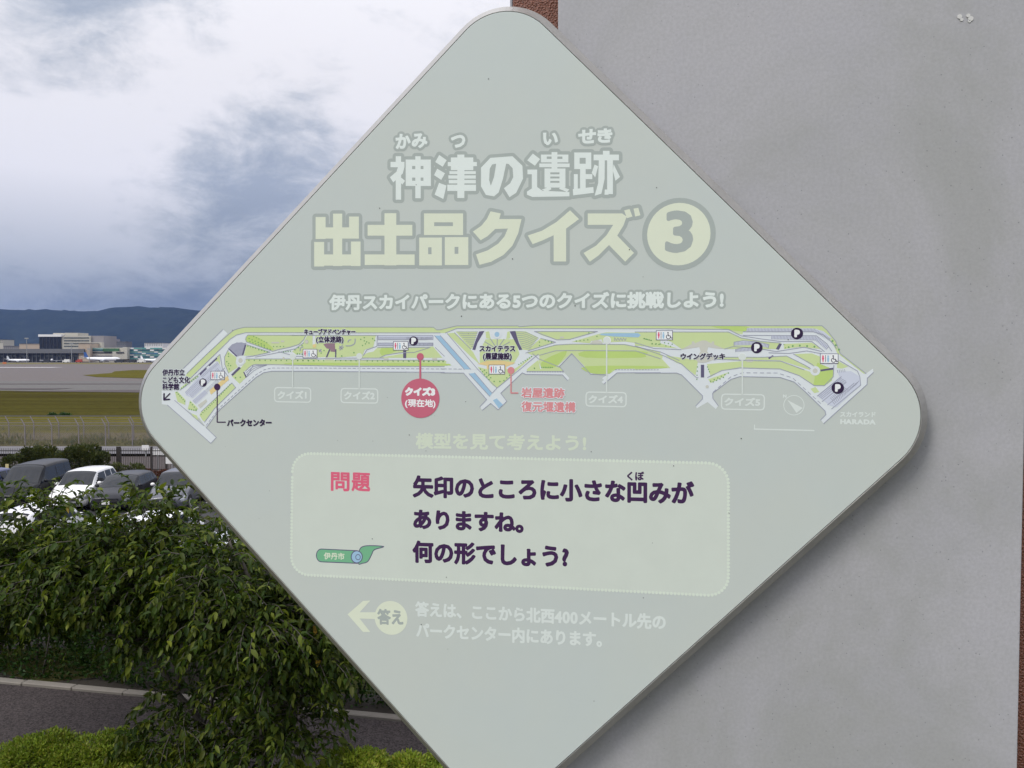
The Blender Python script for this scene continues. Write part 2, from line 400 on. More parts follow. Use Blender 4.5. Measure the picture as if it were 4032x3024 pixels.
# aeroplanes
pw = mat('aircraft_white', (.75, .76, .78), .3, .03, 1); pb = mat('tail_blue', (.03, .09, .28), .35, .1, 1); pg = mat('engine_grey', (.3, .31, .33), .4, .1, 1)
pbs = mat('fin_pale', (.5, .53, .56), .4, .1, 1); tyre = mat('tyre_rubber', (.02, .02, .02), .8, .1, 10)
def plane(px, py_wheel, Y, length, heading, finmat, label, stripe=None):
    A = empty('aeroplane', (pxz(px, Y), Y, 0), heading, label=label, cat='aeroplane')
    R = length*.055; zc = R*1.75; n = 14; V = []; F = []
    prof = [(-.5, .02, .35), (-.485, .35, .1), (-.46, .62, 0), (-.42, .88, 0), (-.36, 1, 0), (0, 1, 0), (.2, 1, 0), (.3, .85, .12), (.4, .5, .35), (.47, .2, .55), (.5, .05, .6)]
    for s, r, dz in prof:
        for k in range(n): V.append((s*length, R*r*cos(2*pi*k/n), zc+R*r*sin(2*pi*k/n)+dz*R))
    for i in range(len(prof)-1):
        for k in range(n): F.append((i*n+k, i*n+(k+1) % n, (i+1)*n+(k+1) % n, (i+1)*n+k))
    mesh('fuselage', V, F, pw, A, True)
    def slab(pts, th, axis):
        v = []
        for o in (-th/2, th/2): v += [(x, y+o, z) if axis == 'y' else (x, y, z+o) for x, y, z in pts]
        m = len(pts); f = [tuple(range(m-1, -1, -1)), tuple(range(m, 2*m))]+[(k, (k+1) % m, m+(k+1) % m, m+k) for k in range(m)]
        return v, f
    l = length
    v, f = slab([(.36*l, 0, zc+R*.8), (.43*l, 0, zc+l*.19), (.485*l, 0, zc+l*.19), (.48*l, 0, zc+R*.8)], .3, 'y'); mesh('tail_fin', v, f, finmat, A)
    for s in (-1, 1):
        v, f = slab([(-.1*l, s*R*.6, zc-R*.5), (.13*l, s*.46*l, zc), (.17*l, s*.46*l, zc), (.1*l, s*R*.6, zc-R*.5)], .35, 'z'); mesh('wing', v, f, pw, A)
        v, f = slab([(.4*l, s*.2, zc+R*.8), (.46*l, s*.17*l, zc+R*1.1), (.49*l, s*.17*l, zc+R*1.1), (.48*l, s*.2, zc+R*.8)], .25, 'z'); mesh('tailplane', v, f, pw, A)
        MB().tube((-.12*l, s*.16*l, zc-R*1.0), (0, s*.16*l, zc-R*1.0), R*.5, R*.36, 10).build('engine', pg, A)
        g = MB().tube((.03*l, s*R, 0.6), (.03*l, s*R, zc-R*.6), .15); g.disc_solid((.03*l, s*R, .6), (0, 1, 0), .6, .4, 10); g.build('landing_gear', tyre, A)
    g = MB().tube((-.4*l, 0, .5), (-.4*l, 0, zc-R*.6), .15); g.disc_solid((-.4*l, 0, .5), (0, 1, 0), .5, .35, 10); g.build('nose_gear', tyre, A)
    for q in range(9): MB().box(-.3*l+q*.06*l, -.3*l+q*.06*l+.03*l, -R*1.005, -R*.96, zc+R*.1, zc+R*.28).build('window', bwin, A)
    return A
plane(402, 1425, 760, 33, radians(182), pb, 'white airliner with a blue tail fin parked by the turquoise terminal')
plane(72, 1423, 760, 21, radians(180), pbs, 'small white airliner with a pale tail near the left picture edge')
plane(205, 1424, 775, 22, radians(118), pbs, 'grey-white aircraft with raised tail in front of the dark terminal wall')
plane(600, 1424, 765, 22, radians(180), pw, 'white aircraft by the terminal, mostly hidden by the sign edge')
# apron clutter: service vehicles
for k, (px, L_, m, lb) in enumerate(((182, 7, bdk, 'dark service truck left of the grey-white aircraft'), (262, 6, bwh, 'white van below the office block on the apron'), (312, 5, mat('red_paint', (.4, .06, .04), .4), 'red tug left of the blue-tailed airliner'),
                                (470, 8, bdk, 'dark bus in front of the cream stair tower'), (522, 6, bdk, 'dark van right of the cream stair tower'), (556, 6, bwh, 'white van nearest the sign edge on the apron'))):
    S = empty('service_vehicle', (pxz(px, 735), 735, 0), label=lb, cat='service vehicle', group='service vehicles on the apron')
    MB().box(-L_/2, L_/2, -1.1, 1.1, .5, 2.0).box(-L_/2+1.6, L_/2, -1.05, 1.05, 2.0, 3.1).build('body', m, S)
    MB().box(-L_/2+1.5, -L_/2+1.59, -.9, .9, 2.05, 2.9).build('windscreen', bwin, S)
    for sx_ in (-1, 1): MB().disc_solid((sx_*L_*.32, -1.0, .5), (0, 1, 0), .5, .3, 10).build('wheel', tyre, S)
mk = empty('runway_sign', (pxz(18, 600), 600, 0), label='small orange runway marker board at the left edge', cat='runway sign')
MB().box(-1.3, 1.3, -.1, .1, .4, 1.8).build('board', mat('orange_paint', (.5, .16, .05), .5), mk); MB().box(-1, -.9, -.05, .05, 0, .4).box(.9, 1, -.05, .05, 0, .4).build('leg', mm, mk)

# ================================================================== FENCES
wire = mat('fence_steel', (.17, .16, .18), .6, .1, 5, metal=.3); conc = mat('fence_post_concrete', (.20, .18, .19), .8, .15, 4)
def security_fence(Y, xs_, H, label, arm=-.28, rows=3):
    f_ = empty('security_fence', (0, Y, 0), label=label, cat='fence')
    for x in xs_:
        p = MB(); p.tube((x, 0, 0), (x, 0, H), .045, .045, 6); p.tube((x, 0, H-.02), (x+arm, 0, H+.52), .045, .035, 6); p.build('post', conc, f_)
    x0, x1 = min(xs_), max(xs_); m = MB(); s = .13
    k = x0-H
    while k < x1:
        a0 = max(k, x0); a1 = min(k+H, x1)
        m.tube((a0, 0, a0-k), (a1, 0, a1-k), .006, .006, 3, False); m.tube((a0, .01, H-(a0-k)), (a1, .01, H-(a1-k)), .006, .006, 3, False); k += s
    m.build('chain_link', wire, f_, kind='stuff')
    for r in range(rows):
        t = (r+1)/rows; MB().tube((x0+arm*t, 0, H+.5*t), (x1+arm*t, 0, H+.5*t), .008, .008, 3).build('barbed_wire', wire, f_)
    MB().tube((x0, 0, H), (x1, 0, H), .02, .02, 5).build('top_rail', wire, f_)
security_fence(66.0, [pxz(30+98.5*k, 66) for k in range(-4, 26)], 1.65, 'tall concrete-post security fence with leaning tops, farther of the two rows')
security_fence(62.2, [pxz(-13+106*k, 62.2) for k in range(-3, 24)], 1.75, 'concrete-post security fence with leaning tops, nearer and lower of the two rows')
pf = empty('picket_fence', (0, 49, 0), label='dark metal picket fence with thick posts behind the parked cars', cat='fence')
dk = mat('dark_brown_metal', (.035, .03, .028), .5, .15, 4)
for px in (-90, -20, 97, 178, 262, 387, 462, 592, 650, 760, 880, 1000, 1120):
    x = pxz(px, 49); wd = .12 if px in (387, 462) else .05
    MB().box(x-wd, x+wd, -.05, .05, 0, 1.62).build('post', dk, pf)
for z in (.25, 1.35): MB().box(-46, 10, -.02, .02, z, z+.05).build('rail', dk, pf)
pk = MB(); x = -46
while x < 10: pk.box(x, x+.022, -.035, -.021, .1, 1.52); x += .105
pk.build('pickets', dk, pf, kind='stuff')
# white boards on the fence
wp = mat('white_board', (.72, .72, .72), .6, .05, 2)
def board(px0, px1, py0, py1, Y, lb, m=wp, nm='notice_board'):
    x0, x1, z0, z1 = rect(px0, px1, py0, py1, Y); b = empty(nm, ((x0+x1)/2, Y, 0), label=lb, cat='board'); h = (x1-x0)/2
    MB().box(-h, h, -.02, .02, z0, z1).build('panel', m, b); MB().box(-.03, .03, .02, .07, 0, z1-.05).build('post', mm, b)
board(559, 586, 1753, 1776, 57, 'small square white board standing above the fence by the sign edge')
board(593, 646, 1768, 1792, 50, 'wide white board right of the small square one')
board(653, 700, 1800, 1826, 48.5, 'lowest white board, cut off by the sign edge')
board(22, 34, 1827, 1852, 46.5, 'small yellow marker post at the left edge by the cars', mat('yellow_post', (.55, .48, .25), .6), 'marker_post')
# ================================================================== CARS
glass = mat('car_glass', (.010, .013, .018), .05, .2, 2, spec=.45)
def paint(name, c, rough=.28): return mat(name, c, rough, .04, 1.5, coat=.25)
chrome = mat('headlamp_glass', (.55, .57, .6), .12, .2, 14, metal=.5); rim_m = mat('wheel_rim', (.35, .35, .37), .3, .1, 9, metal=.7)
plast = mat('black_plastic', (.02, .02, .022), .5, .15, 8)
def interp(keys, s):
    k = [a[0] for a in keys]; return [float(np.interp(s, k, [a[i] for a in keys])) for i in range(1, len(keys[0]))]
def smooth_keys(keys, n=5):              # soften the corners of a piecewise profile
    return keys
def make_car(x, y, rot, m, label, kind='hatch', mirror_m=None, lamps=chrome):
    L, Wd, Hh = dict(hatch=(4.1, 1.70, 1.50), low=(4.3, 1.74, 1.44), sedan=(4.5, 1.76, 1.42), van=(4.8, 1.82, 1.84), suv=(4.3, 1.74, 1.60), kei=(3.6, 1.56, 1.62))[kind]
    hood = dict(low=.92, hatch=.92, sedan=.90, van=1.06, suv=.98, kei=.95)[kind]
    cowl = dict(low=.25, hatch=.25, sedan=.27, van=.19, suv=.25, kei=.19)[kind]; rf = dict(low=.45, hatch=.45, sedan=.45, van=.38, suv=.43, kei=.36)[kind]
    rb = dict(low=.86, hatch=.86, sedan=.74, van=.93, suv=.88, kei=.92)[kind]; be = dict(low=.98, hatch=.98, sedan=.90, van=.985, suv=.98, kei=.985)[kind]
    belt = hood+.06; deck = 1.0 if kind == 'sedan' else belt+.02
    # s, half width, bottom z, shoulder z, top z, half width of top
    W2 = Wd/2
    K = [(0, W2*.72, .36, .55, .62, W2*.60), (.012, W2*.80, .28, .62, .70, W2*.66), (.05, W2*.93, .2, .68, .80, W2*.74), (.10, W2*.985, .18, .74, hood-.06, W2*.77),
         (cowl-.02, W2, .18, belt-.07, hood+.03, W2*.86), (cowl, W2, .18, belt-.05, hood+.05, W2*.87), ((cowl+rf)/2, W2, .18, belt-.02, (hood+Hh)/2+.06, W2*.80),
         (rf-.03, W2, .18, belt, Hh-.05, W2*.79), (rf+.01, W2, .18, belt, Hh-.01, W2*.785), ((rf+rb)/2, W2, .18, belt+.02, Hh, W2*.785), (rb, W2*.99, .2, belt+.04, Hh-.05, W2*.77)]
    if kind == 'sedan': K += [(be, W2*.97, .22, belt+.02, deck+.03, W2*.74), (.98, W2*.92, .26, .85, .96, W2*.70), (1, W2*.84, .34, .70, .88, W2*.64)]
    else: K += [(be-.02, W2*.96, .24, belt+.02, (Hh+belt)/2+.1, W2*.66), (be, W2*.94, .26, belt-.04, belt+.08, W2*.74), (1, W2*.88, .34, .66, .80, W2*.74)]
    ns, nt = 72, 24; ss = np.linspace(0, 1, ns)**1.0; ss = np.unique(np.concatenate([ss, [cowl, rf, rb, be]])); ns = len(ss)
    # smooth every channel a little along the length
    arr = np.array([interp(K, s) for s in ss]); ker = np.array([.25, .5, .25])
    for _ in range(2): arr[1:-1] = .25*arr[:-2]+.5*arr[1:-1]+.25*arr[2:]
    V = []; T = np.linspace(0, 1, nt+1)
    for i, s in enumerate(ss):
        hw, zb, zs, zt, tw = arr[i]
        ctrl = [(0, zb), (hw*.80, zb), (hw*.96, zb+.10), (hw*1.0, (zb+zs)/2+.02), (hw*.985, zs-.02), (hw*.955, zs+.02), (hw*.955+(tw-hw*.955)*.92, zs+.02+(zt-zs-.02)*.90), (tw*.90, zt-.005), (tw*.5, zt+.025), (0, zt+.035)]
        seg = [0, .12, .17, .30, .42, .46, .74, .80, .90, 1.0]
        xx = np.interp(T, seg, [c[0] for c in ctrl]); zz = np.interp(T, seg, [c[1] for c in ctrl])
        bowx = -.06*np.cos(np.clip(xx/W2, 0, 1)*pi/2)*0
        for j in range(nt+1):
            crown = .10*(1-(xx[j]/W2)**2)*(1-s*2) if s < .5 else -.06*(1-(xx[j]/W2)**2)*(2*s-1)
            V.append((xx[j], -L/2+s*L-crown*(1 if j > 1 else 0), zz[j]))
    n0 = len(V); V += [(-a, b, c) for a, b, c in V]
    body = []; parts = {'windscreen': [], 'side_window': [], 'side_window2': [], 'rear_window': [], 'headlamp': [], 'headlamp2': [], 'tail_lamp': [], 'grille': []}
    jb, jr, jtop = 12, 18, 19           # belt row, roof-edge row
    pil = [rf+(rb-rf)*.36, rf+(rb-rf)*.74]
    for i in range(ns-1):
        s = (ss[i]+ss[i+1])/2
        for j in range(nt):
            q = (i*(nt+1)+j, i*(nt+1)+j+1, (i+1)*(nt+1)+j+1, (i+1)*(nt+1)+j); q2 = tuple(n0+a for a in q[::-1])
            key = None
            if cowl-.0 < s < rf-.012 and j >= jtop-1: key = 'windscreen'
            elif cowl+.055 < s < rb+(.03 if kind != 'sedan' else .04) and jb-1 <= j < jr-1 and not any(abs(s-p) < .007 for p in pil):
                lim = cowl+.04+(rf-cowl)*(j-jb+1)/(jr-jb)*.95
                lim2 = 2 if kind == 'van' else (rb+.05-(j-jb)*.018)
                if s > lim and s < lim2: key = 'side_window'
            elif rb+.015 < s < be-.01 and j >= jtop: key = 'rear_window'
            elif .02 < s < .115 and 8 <= j <= 11: key = 'headlamp'
            elif s > .955 and 9 <= j <= 12: key = 'tail_lamp'
            if key is None: body += [q, q2]
            elif key == 'side_window': parts['side_window'].append(q); parts['side_window2'].append(q2)
            elif key == 'headlamp': parts['headlamp'].append(q); parts['headlamp2'].append(q2)
            else: parts[key] += [q, q2]
    # end caps
    for i in (0, ns-1):
        for j in range(nt):
            a, b_ = i*(nt+1)+j, i*(nt+1)+j+1
            q = (a, b_, n0+b_, n0+a); body.append(q if i else q[::-1])
    car = empty('parked_car', (x, y, .02), rot, label=label, cat='car')
    def sm(name, faces, mt):
        used = sorted({i for f in faces for i in f}); mp = {a: k for k, a in enumerate(used)}
        o = mesh(name, [V[a] for a in used], [tuple(mp[a] for a in f) for f in faces], mt, car, True)
        b = bmesh.new(); b.from_mesh(o.data); bmesh.ops.remove_doubles(b, verts=b.verts, dist=.0005); bmesh.ops.recalc_face_normals(b, faces=b.faces) if name == 'body' else None
        b.to_mesh(o.data); b.free(); return o
    sm('body', body, m)
    for nm, key, mt in (('windscreen', 'windscreen', glass), ('side_window', 'side_window', glass), ('side_window', 'side_window2', glass), ('rear_window', 'rear_window', glass),
                        ('headlamp', 'headlamp', lamps), ('headlamp', 'headlamp2', lamps), ('tail_lamp', 'tail_lamp', mat('tail_lamp_red', (.3, .02, .02), .2))):
        if parts[key]: sm(nm, parts[key], mt)
    # grille, bumper intake, plate
    MB().box(-W2*.55, W2*.55, -L/2-.115, -L/2-.05, .50, .60).build('grille', plast, car)
    MB().box(-W2*.6, W2*.6, -L/2-.12, -L/2-.04, .30, .42).build('air_intake', plast, car)
    MB().box(-.165, .165, -L/2-.135, -L/2-.118, .42, .585).build('number_plate', wp, car)
    for sx_ in (-1, 1):
        # door mirror: rounded pod on a short stalk
        b = bmesh.new(); bmesh.ops.create_uvsphere(b, u_segments=12, v_segments=8, radius=1)
        bmesh.ops.scale(b, vec=(.105, .065, .075), verts=b.verts); me = bpy.data.meshes.new('mirror'); b.to_mesh(me); b.free()
        for p in me.polygons: p.use_smooth = True
        o = link('door_mirror', me, mirror_m or m, car); o.location = (sx_*(W2+.08), -L/2+(cowl+.075)*L, belt+.05)
        MB().tube((sx_*(W2-.06), -L/2+(cowl+.08)*L, belt-.02), (sx_*(W2+.05), -L/2+(cowl+.078)*L, belt+.02), .025, .025, 6).build('mirror_arm', plast, car)
        for yy in (-L*.315, L*.30):
            c = (sx_*(W2-.10), yy, .31)
            a = MB().disc_solid((sx_*(W2-.085), yy, .33), (1, 0, 0), .375, .19, 28); a.build('wheel_arch', plast, car)
            wv = MB().disc_solid(c, (1, 0, 0), .31, .235, 28).build('wheel', tyre, car)
            rr = MB(); xo = sx_*(W2+.018)
            rr.disc_solid((xo, yy, .31), (1, 0, 0), .045, .02, 10)
            for q in range(10):
                an = 2*pi*q/10; rr.tube((xo, yy+.04*cos(an), .31+.04*sin(an)), (xo, yy+.205*cos(an), .31+.205*sin(an)), .014, .02, 4)
            for q in range(24):
                a0, a1 = 2*pi*q/24, 2*pi*(q+1)/24; rr.tube((xo, yy+.205*cos(a0), .31+.205*sin(a0)), (xo, yy+.205*cos(a1), .31+.205*sin(a1)), .016, .016, 4)
            rr.build('rim', rim_m, wv)
    # wipers and seams
    for sx_ in (-.45, .15): MB().tube((sx_, -L/2+(cowl-.005)*L-.03, hood+.055), (sx_+.45, -L/2+(cowl+.01)*L, hood+.09), .008, .006, 4).build('wiper', plast, car)
    for s0 in pil: MB().box(W2*.995, W2*1.004, -L/2+s0*L-.004, -L/2+s0*L+.004, .28, belt-.03).box(-W2*1.004, -W2*.995, -L/2+s0*L-.004, -L/2+s0*L+.004, .28, belt-.03).build('door_seam', plast, car)
    for s0 in (pil[0]-.05, pil[1]-.04): MB().box(W2*1.0, W2*1.02, -L/2+s0*L-.1, -L/2+s0*L+.06, belt-.16, belt-.13).build('door_handle', m, car)
    return car
white = paint('white_car_paint', (.80, .80, .79)); black = mat('black_car_paint', (.006, .007, .010), .3, .04, 1.5, spec=.25); dgrey = mat('dark_grey_car_paint', (.022, .023, .03), .3, .04, 1.5, spec=.3); gmet = paint('grey_metallic_paint', (.10, .105, .125)); dblue = paint('blue_car_paint', (.03, .045, .16)); silver = paint('silver_car_paint', (.52, .54, .58)); pearl = paint('pearl_white_paint', (.82, .82, .84))
YC = 39.3
make_car(pxz(-92, YC), YC, radians(4), dblue, 'blue car cut off by the left picture edge, beside the black van', 'hatch')
make_car(pxz(72, YC)+.5, YC+.3, radians(6), black, 'black minivan, the leftmost whole car of the back row', 'van')
make_car(pxz(318, YC)+.2, YC-.2, radians(5), white, 'white hatchback between the black minivan and the dark grey car', 'suv')
make_car(pxz(478, YC)+.3, YC-.5, radians(5), dgrey, 'low dark grey car right of the white hatchback', 'low')
make_car(pxz(683, YC)+.4, YC-.5, radians(5), gmet, 'grey metallic car half hidden by the sign edge', 'suv', mirror_m=white)
make_car(pxz(930, YC), YC, radians(5), silver, 'silver car of the back row, hidden behind the sign', 'hatch')
# nearer row, seen through the gaps in the foliage
make_car(pxz(118, 29.5), 30.2, radians(176), pearl, 'pearl white car roof showing above the foliage under the black minivan', 'kei')
make_car(pxz(400, 28), 28.6, radians(180), silver, 'silver car behind the thickest foliage below the dark grey car', 'sedan')
make_car(pxz(622, 29), 29.2, radians(178), pearl, 'white car glimpsed through leaf gaps below the grey metallic car', 'hatch')
make_car(pxz(1035, 22.5), 23.4, radians(184), white, 'white car nearest the sign, its rear window seen past the foliage', 'kei')
make_car(pxz(800, 24), 25.6, radians(178), silver, 'silver car seen in slivers behind the right-hand foliage', 'hatch')

# ================================================================== VEGETATION
def leaf_mat(name, cols, trans=.35, rough=.5, spec=.2):
    m = bpy.data.materials.new(name); m.use_nodes = True; t = NT(m.node_tree); b = t.n['Principled BSDF']
    g = t.new('ShaderNodeNewGeometry'); rnd = g.outputs['Random Per Island']
    c = t.ramp(rnd, [(i/(len(cols)-1), c) for i, c in enumerate(cols)])
    n = t.noise(g.outputs['Position'], 2.2, 4, .6)
    c = t.mix(t.math('MULTIPLY', t.smooth(n, .42, .68), .45), c, t.mix(1.0, c, (1.6, 1.35, .8, 1), 'MULTIPLY'))
    t.link(c, b.inputs['Base Color']); b.inputs['Roughness'].default_value = rough; b.inputs['Specular IOR Level'].default_value = spec
    tr = t.new('ShaderNodeBsdfTranslucent'); t.link(t.mix(1.0, c, (1.5, 1.6, .6, 1), 'MULTIPLY'), tr.inputs[0])
    mx = t.new('ShaderNodeMixShader'); mx.inputs[0].default_value = trans
    t.link(b.outputs[0], mx.inputs[1]); t.link(tr.outputs[0], mx.inputs[2]); t.link(mx.outputs[0], t.n['Material Output'].inputs[0])
    return m
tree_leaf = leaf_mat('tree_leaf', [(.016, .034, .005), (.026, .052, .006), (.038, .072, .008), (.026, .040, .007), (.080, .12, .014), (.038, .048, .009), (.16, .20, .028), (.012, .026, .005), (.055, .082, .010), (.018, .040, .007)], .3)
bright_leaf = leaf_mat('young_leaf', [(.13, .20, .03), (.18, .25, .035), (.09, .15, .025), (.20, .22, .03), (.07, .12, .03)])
yel_leaf = leaf_mat('yellowing_leaf', [(.28, .22, .03), (.30, .19, .03), (.22, .22, .04)])
hedge_leaf = leaf_mat('hedge_leaf', [(.018, .045, .012), (.026, .062, .014), (.036, .080, .018), (.022, .050, .016), (.055, .10, .022)], .2)
azalea_leaf = leaf_mat('azalea_leaf', [(.12, .20, .022), (.18, .26, .032), (.23, .30, .045), (.14, .20, .026), (.27, .28, .06), (.08, .13, .02)], .3)
bark = mat('tree_bark', (.085, .075, .065), .9, .4, 22, bump=.8, bscale=40); bark2 = mat('pale_bark', (.22, .19, .15), .9, .35, 18, bump=.6, bscale=40)

LEAF_V = np.array([(0, 0, 0), (-.42, .30, .10), (0, .32, 0), (.42, .30, .10), (-.36, .66, .05), (0, .68, -.04), (.36, .66, .05), (0, 1.0, -.16)], float)
LEAF_F = [(0, 2, 1), (0, 3, 2), (1, 2, 5, 4), (2, 3, 6, 5), (4, 5, 7), (5, 6, 7)]
SM_V = np.array([(0, 0, 0), (-.5, .5, .08), (.5, .5, .08), (0, 1, 0)], float); SM_F = [(0, 2, 3, 1)]
def leaves(name, P, D, N, Ln, Wd, m, parent=None, shape=0, **kw):
    P, D, N = np.asarray(P, float), np.asarray(D, float), np.asarray(N, float); Ln = np.asarray(Ln, float)[:, None]; Wd = np.asarray(Wd, float)[:, None]
    D /= np.linalg.norm(D, axis=1, keepdims=True)+1e-9; S = np.cross(D, N); S /= np.linalg.norm(S, axis=1, keepdims=True)+1e-9; N = np.cross(S, D)
    LV, LF = (LEAF_V, LEAF_F) if shape == 0 else (SM_V, SM_F)
    nv = len(LV); n = len(P)
    V = P[:, None, :]+S[:, None, :]*(LV[None, :, 0:1]*Wd[:, None, :])+D[:, None, :]*(LV[None, :, 1:2]*Ln[:, None, :])+N[:, None, :]*(LV[None, :, 2:3]*Ln[:, None, :])
    V = V.reshape(-1, 3)
    lt = np.array([len(f) for f in LF]); fl = np.concatenate([np.array(f) for f in LF])
    loops = (fl[None, :]+(np.arange(n)*nv)[:, None]).ravel(); tot = np.tile(lt, n); start = np.concatenate([[0], np.cumsum(tot)[:-1]])
    me = bpy.data.meshes.new(name); me.vertices.add(len(V)); me.vertices.foreach_set('co', V.ravel())
    me.loops.add(len(loops)); me.loops.foreach_set('vertex_index', loops.astype(np.int32))
    me.polygons.add(len(tot)); me.polygons.foreach_set('loop_start', start.astype(np.int32)); me.polygons.foreach_set('loop_total', tot.astype(np.int32))
    me.update(calc_edges=True); me.validate()
    return link(name, me, m, parent, **kw)

def grow_tree(name, base, forks, blobs, nsh, seed, label, cat='tree', leafL=(.04, .09), trunk_m=bark, singles=70, tufts=()):
    """base point; forks: list of limb polylines; blobs: (centre, radii, weight) the crown fills; shoots arch out and droop."""
    r = np.random.default_rng(seed)
    t = empty(name, base, label=label, cat=cat); b0 = Vector(base)
    tr = MB()
    for pts, r0, r1 in forks:
        pts = [Vector(p)-b0 for p in pts]; n = len(pts)
        fine = []
        for i in range(n-1):
            for k in range(4):
                u = k/4; p = pts[i].lerp(pts[i+1], u); fine.append(p+Vector(r.normal(0, .008, 3)))
        fine.append(pts[-1]); m_ = len(fine)
        tr.path(fine, [r0+(r1-r0)*i/(m_-1) for i in range(m_)], 8)
    tr.build('trunk', trunk_m, t, True)
    P, D, N, Ls, Ws = [], [], [], [], []; tw = MB()
    wts = np.array([b[2] for b in blobs], float); wts /= wts.sum()
    starts = []
    for k in range(nsh):
        c, rad, _ = blobs[r.choice(len(blobs), p=wts)]
        d = r.normal(0, 1, 3); d /= np.linalg.norm(d); rr = r.uniform(.15, 1)**.5
        starts.append((np.array(c)+d*rr*np.array(rad), d, r.uniform(.24, .42)))
    for tp, cnt in tufts:
        for k in range(int(cnt*1.7)):
            o = r.normal(0, .065, 3); starts.append((np.array(tp)+o-np.array([0, 0, .12]), np.array([o[0]*4, o[1]*4, 1.1]), r.uniform(.22, .36)))
    for p0, d, sl in starts:
        dr = np.array([d[0], d[1], abs(d[2])*.45+.12]); dr /= np.linalg.norm(dr); p = np.array(p0, float); nseg = 7; step = sl/nseg; pts = [p.copy()]
        side = 1
        for q in range(nseg):
            dr = dr+np.array([0, 0, -.10-.035*q])+r.normal(0, .08, 3); dr /= np.linalg.norm(dr); p = p+dr*step; pts.append(p.copy())
            for s_ in (1, -1):
                lat = np.cross(dr, [0, 0, 1]); lat /= np.linalg.norm(lat)+1e-6
                ld = dr*.55+lat*s_*r.uniform(.35, .9)+np.array([0, 0, -r.uniform(-.25, .85)])+r.normal(0, .28, 3)
                L_ = r.uniform(*leafL)*(1-.35*(q == nseg-1)); P.append(p); D.append(ld); Nn = np.array([0, 0, 1.])+r.normal(0, .35, 3)+lat*s_*.4; N.append(Nn); Ls.append(L_); Ws.append(L_*r.uniform(.38, .56))
        P.append(p); D.append(dr+np.array([0, 0, -.6])); N.append(r.normal(0, .4, 3)+np.array([0, .2, 1])); Ls.append(.07); Ws.append(.03)
        if r.random() < .6: tw.path([Vector(q_)-b0 for q_ in pts[::2]], [.005, .004, .003, .002][:len(pts[::2])], 4)
    tw.build('twigs', trunk_m, t, kind='stuff')
    P = np.array(P)-np.array(base); D = np.array(D); N = np.array(N); Ls = np.array(Ls); Ws = np.array(Ws)
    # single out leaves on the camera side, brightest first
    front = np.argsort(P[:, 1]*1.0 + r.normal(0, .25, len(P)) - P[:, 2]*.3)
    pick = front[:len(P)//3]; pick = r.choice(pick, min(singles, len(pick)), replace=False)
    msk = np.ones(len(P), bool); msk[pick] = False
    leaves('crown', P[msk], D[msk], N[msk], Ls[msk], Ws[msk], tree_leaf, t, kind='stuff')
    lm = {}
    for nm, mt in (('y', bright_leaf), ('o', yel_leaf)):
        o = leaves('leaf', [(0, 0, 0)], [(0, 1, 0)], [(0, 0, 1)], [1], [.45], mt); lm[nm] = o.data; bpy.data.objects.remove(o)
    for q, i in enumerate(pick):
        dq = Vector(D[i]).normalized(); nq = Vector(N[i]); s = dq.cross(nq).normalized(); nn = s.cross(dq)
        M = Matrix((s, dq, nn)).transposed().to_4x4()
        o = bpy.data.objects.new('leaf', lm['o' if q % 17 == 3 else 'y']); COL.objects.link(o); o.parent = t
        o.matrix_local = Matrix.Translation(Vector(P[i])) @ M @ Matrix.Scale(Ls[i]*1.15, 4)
    return t
def A(px, py, Y): return tuple(at(px, py, Y))
G0 = 3.5
def gz(px, Y): return (pxz(px, Y), Y, hz(pxz(px, Y), Y)-.02)
# front tree, leaning trunk
Y1 = 6.5
grow_tree('small_tree', gz(880, Y1), [
    ([gz(880, Y1), A(800, 2860, Y1), A(700, 2720, Y1), A(600, 2590, Y1+.05), A(480, 2430, Y1+.1), A(350, 2280, Y1+.15)], .034, .010),
    ([A(700, 2720, Y1), A(705, 2500, Y1+.1), A(690, 2280, Y1+.15), A(640, 2100, Y1+.1)], .018, .006),
    ([A(800, 2860, Y1), A(860, 2700, Y1-.1), A(930, 2500, Y1-.1), A(980, 2300, Y1)], .016, .006),
    ([A(560, 2530, Y1), A(380, 2480, Y1-.2), A(200, 2400, Y1-.2)], .014, .006)],
    [(A(330, 2285, Y1+.1), (.66, .50, .30), 3.4), (A(700, 2285, Y1+.1), (.62, .50, .36), 3.4), (A(120, 2300, Y1+.1), (.45, .45, .28), 2), (A(960, 2420, Y1), (.40, .40, .28), 1.8),
     (A(700, 2520, Y1), (.36, .3, .12), .8), (A(780, 2740, Y1), (.22, .3, .14), .45), (A(700, 2860, Y1-.1), (.22, .25, .22), .7), (A(880, 2920, Y1-.1), (.26, .25, .2), .8), (A(500, 2120, Y1), (.46, .3, .07), .8)], 1300, 11,
    'broad leafy small tree with a leaning trunk, left of centre of the foliage', tufts=((A(590, 1962, Y1), 10), (A(595, 2040, Y1), 9), (A(330, 2090, Y1), 5), (A(400, 2070, Y1), 6), (A(470, 2080, Y1), 5), (A(680, 2060, Y1), 5), (A(770, 2030, Y1), 6)))
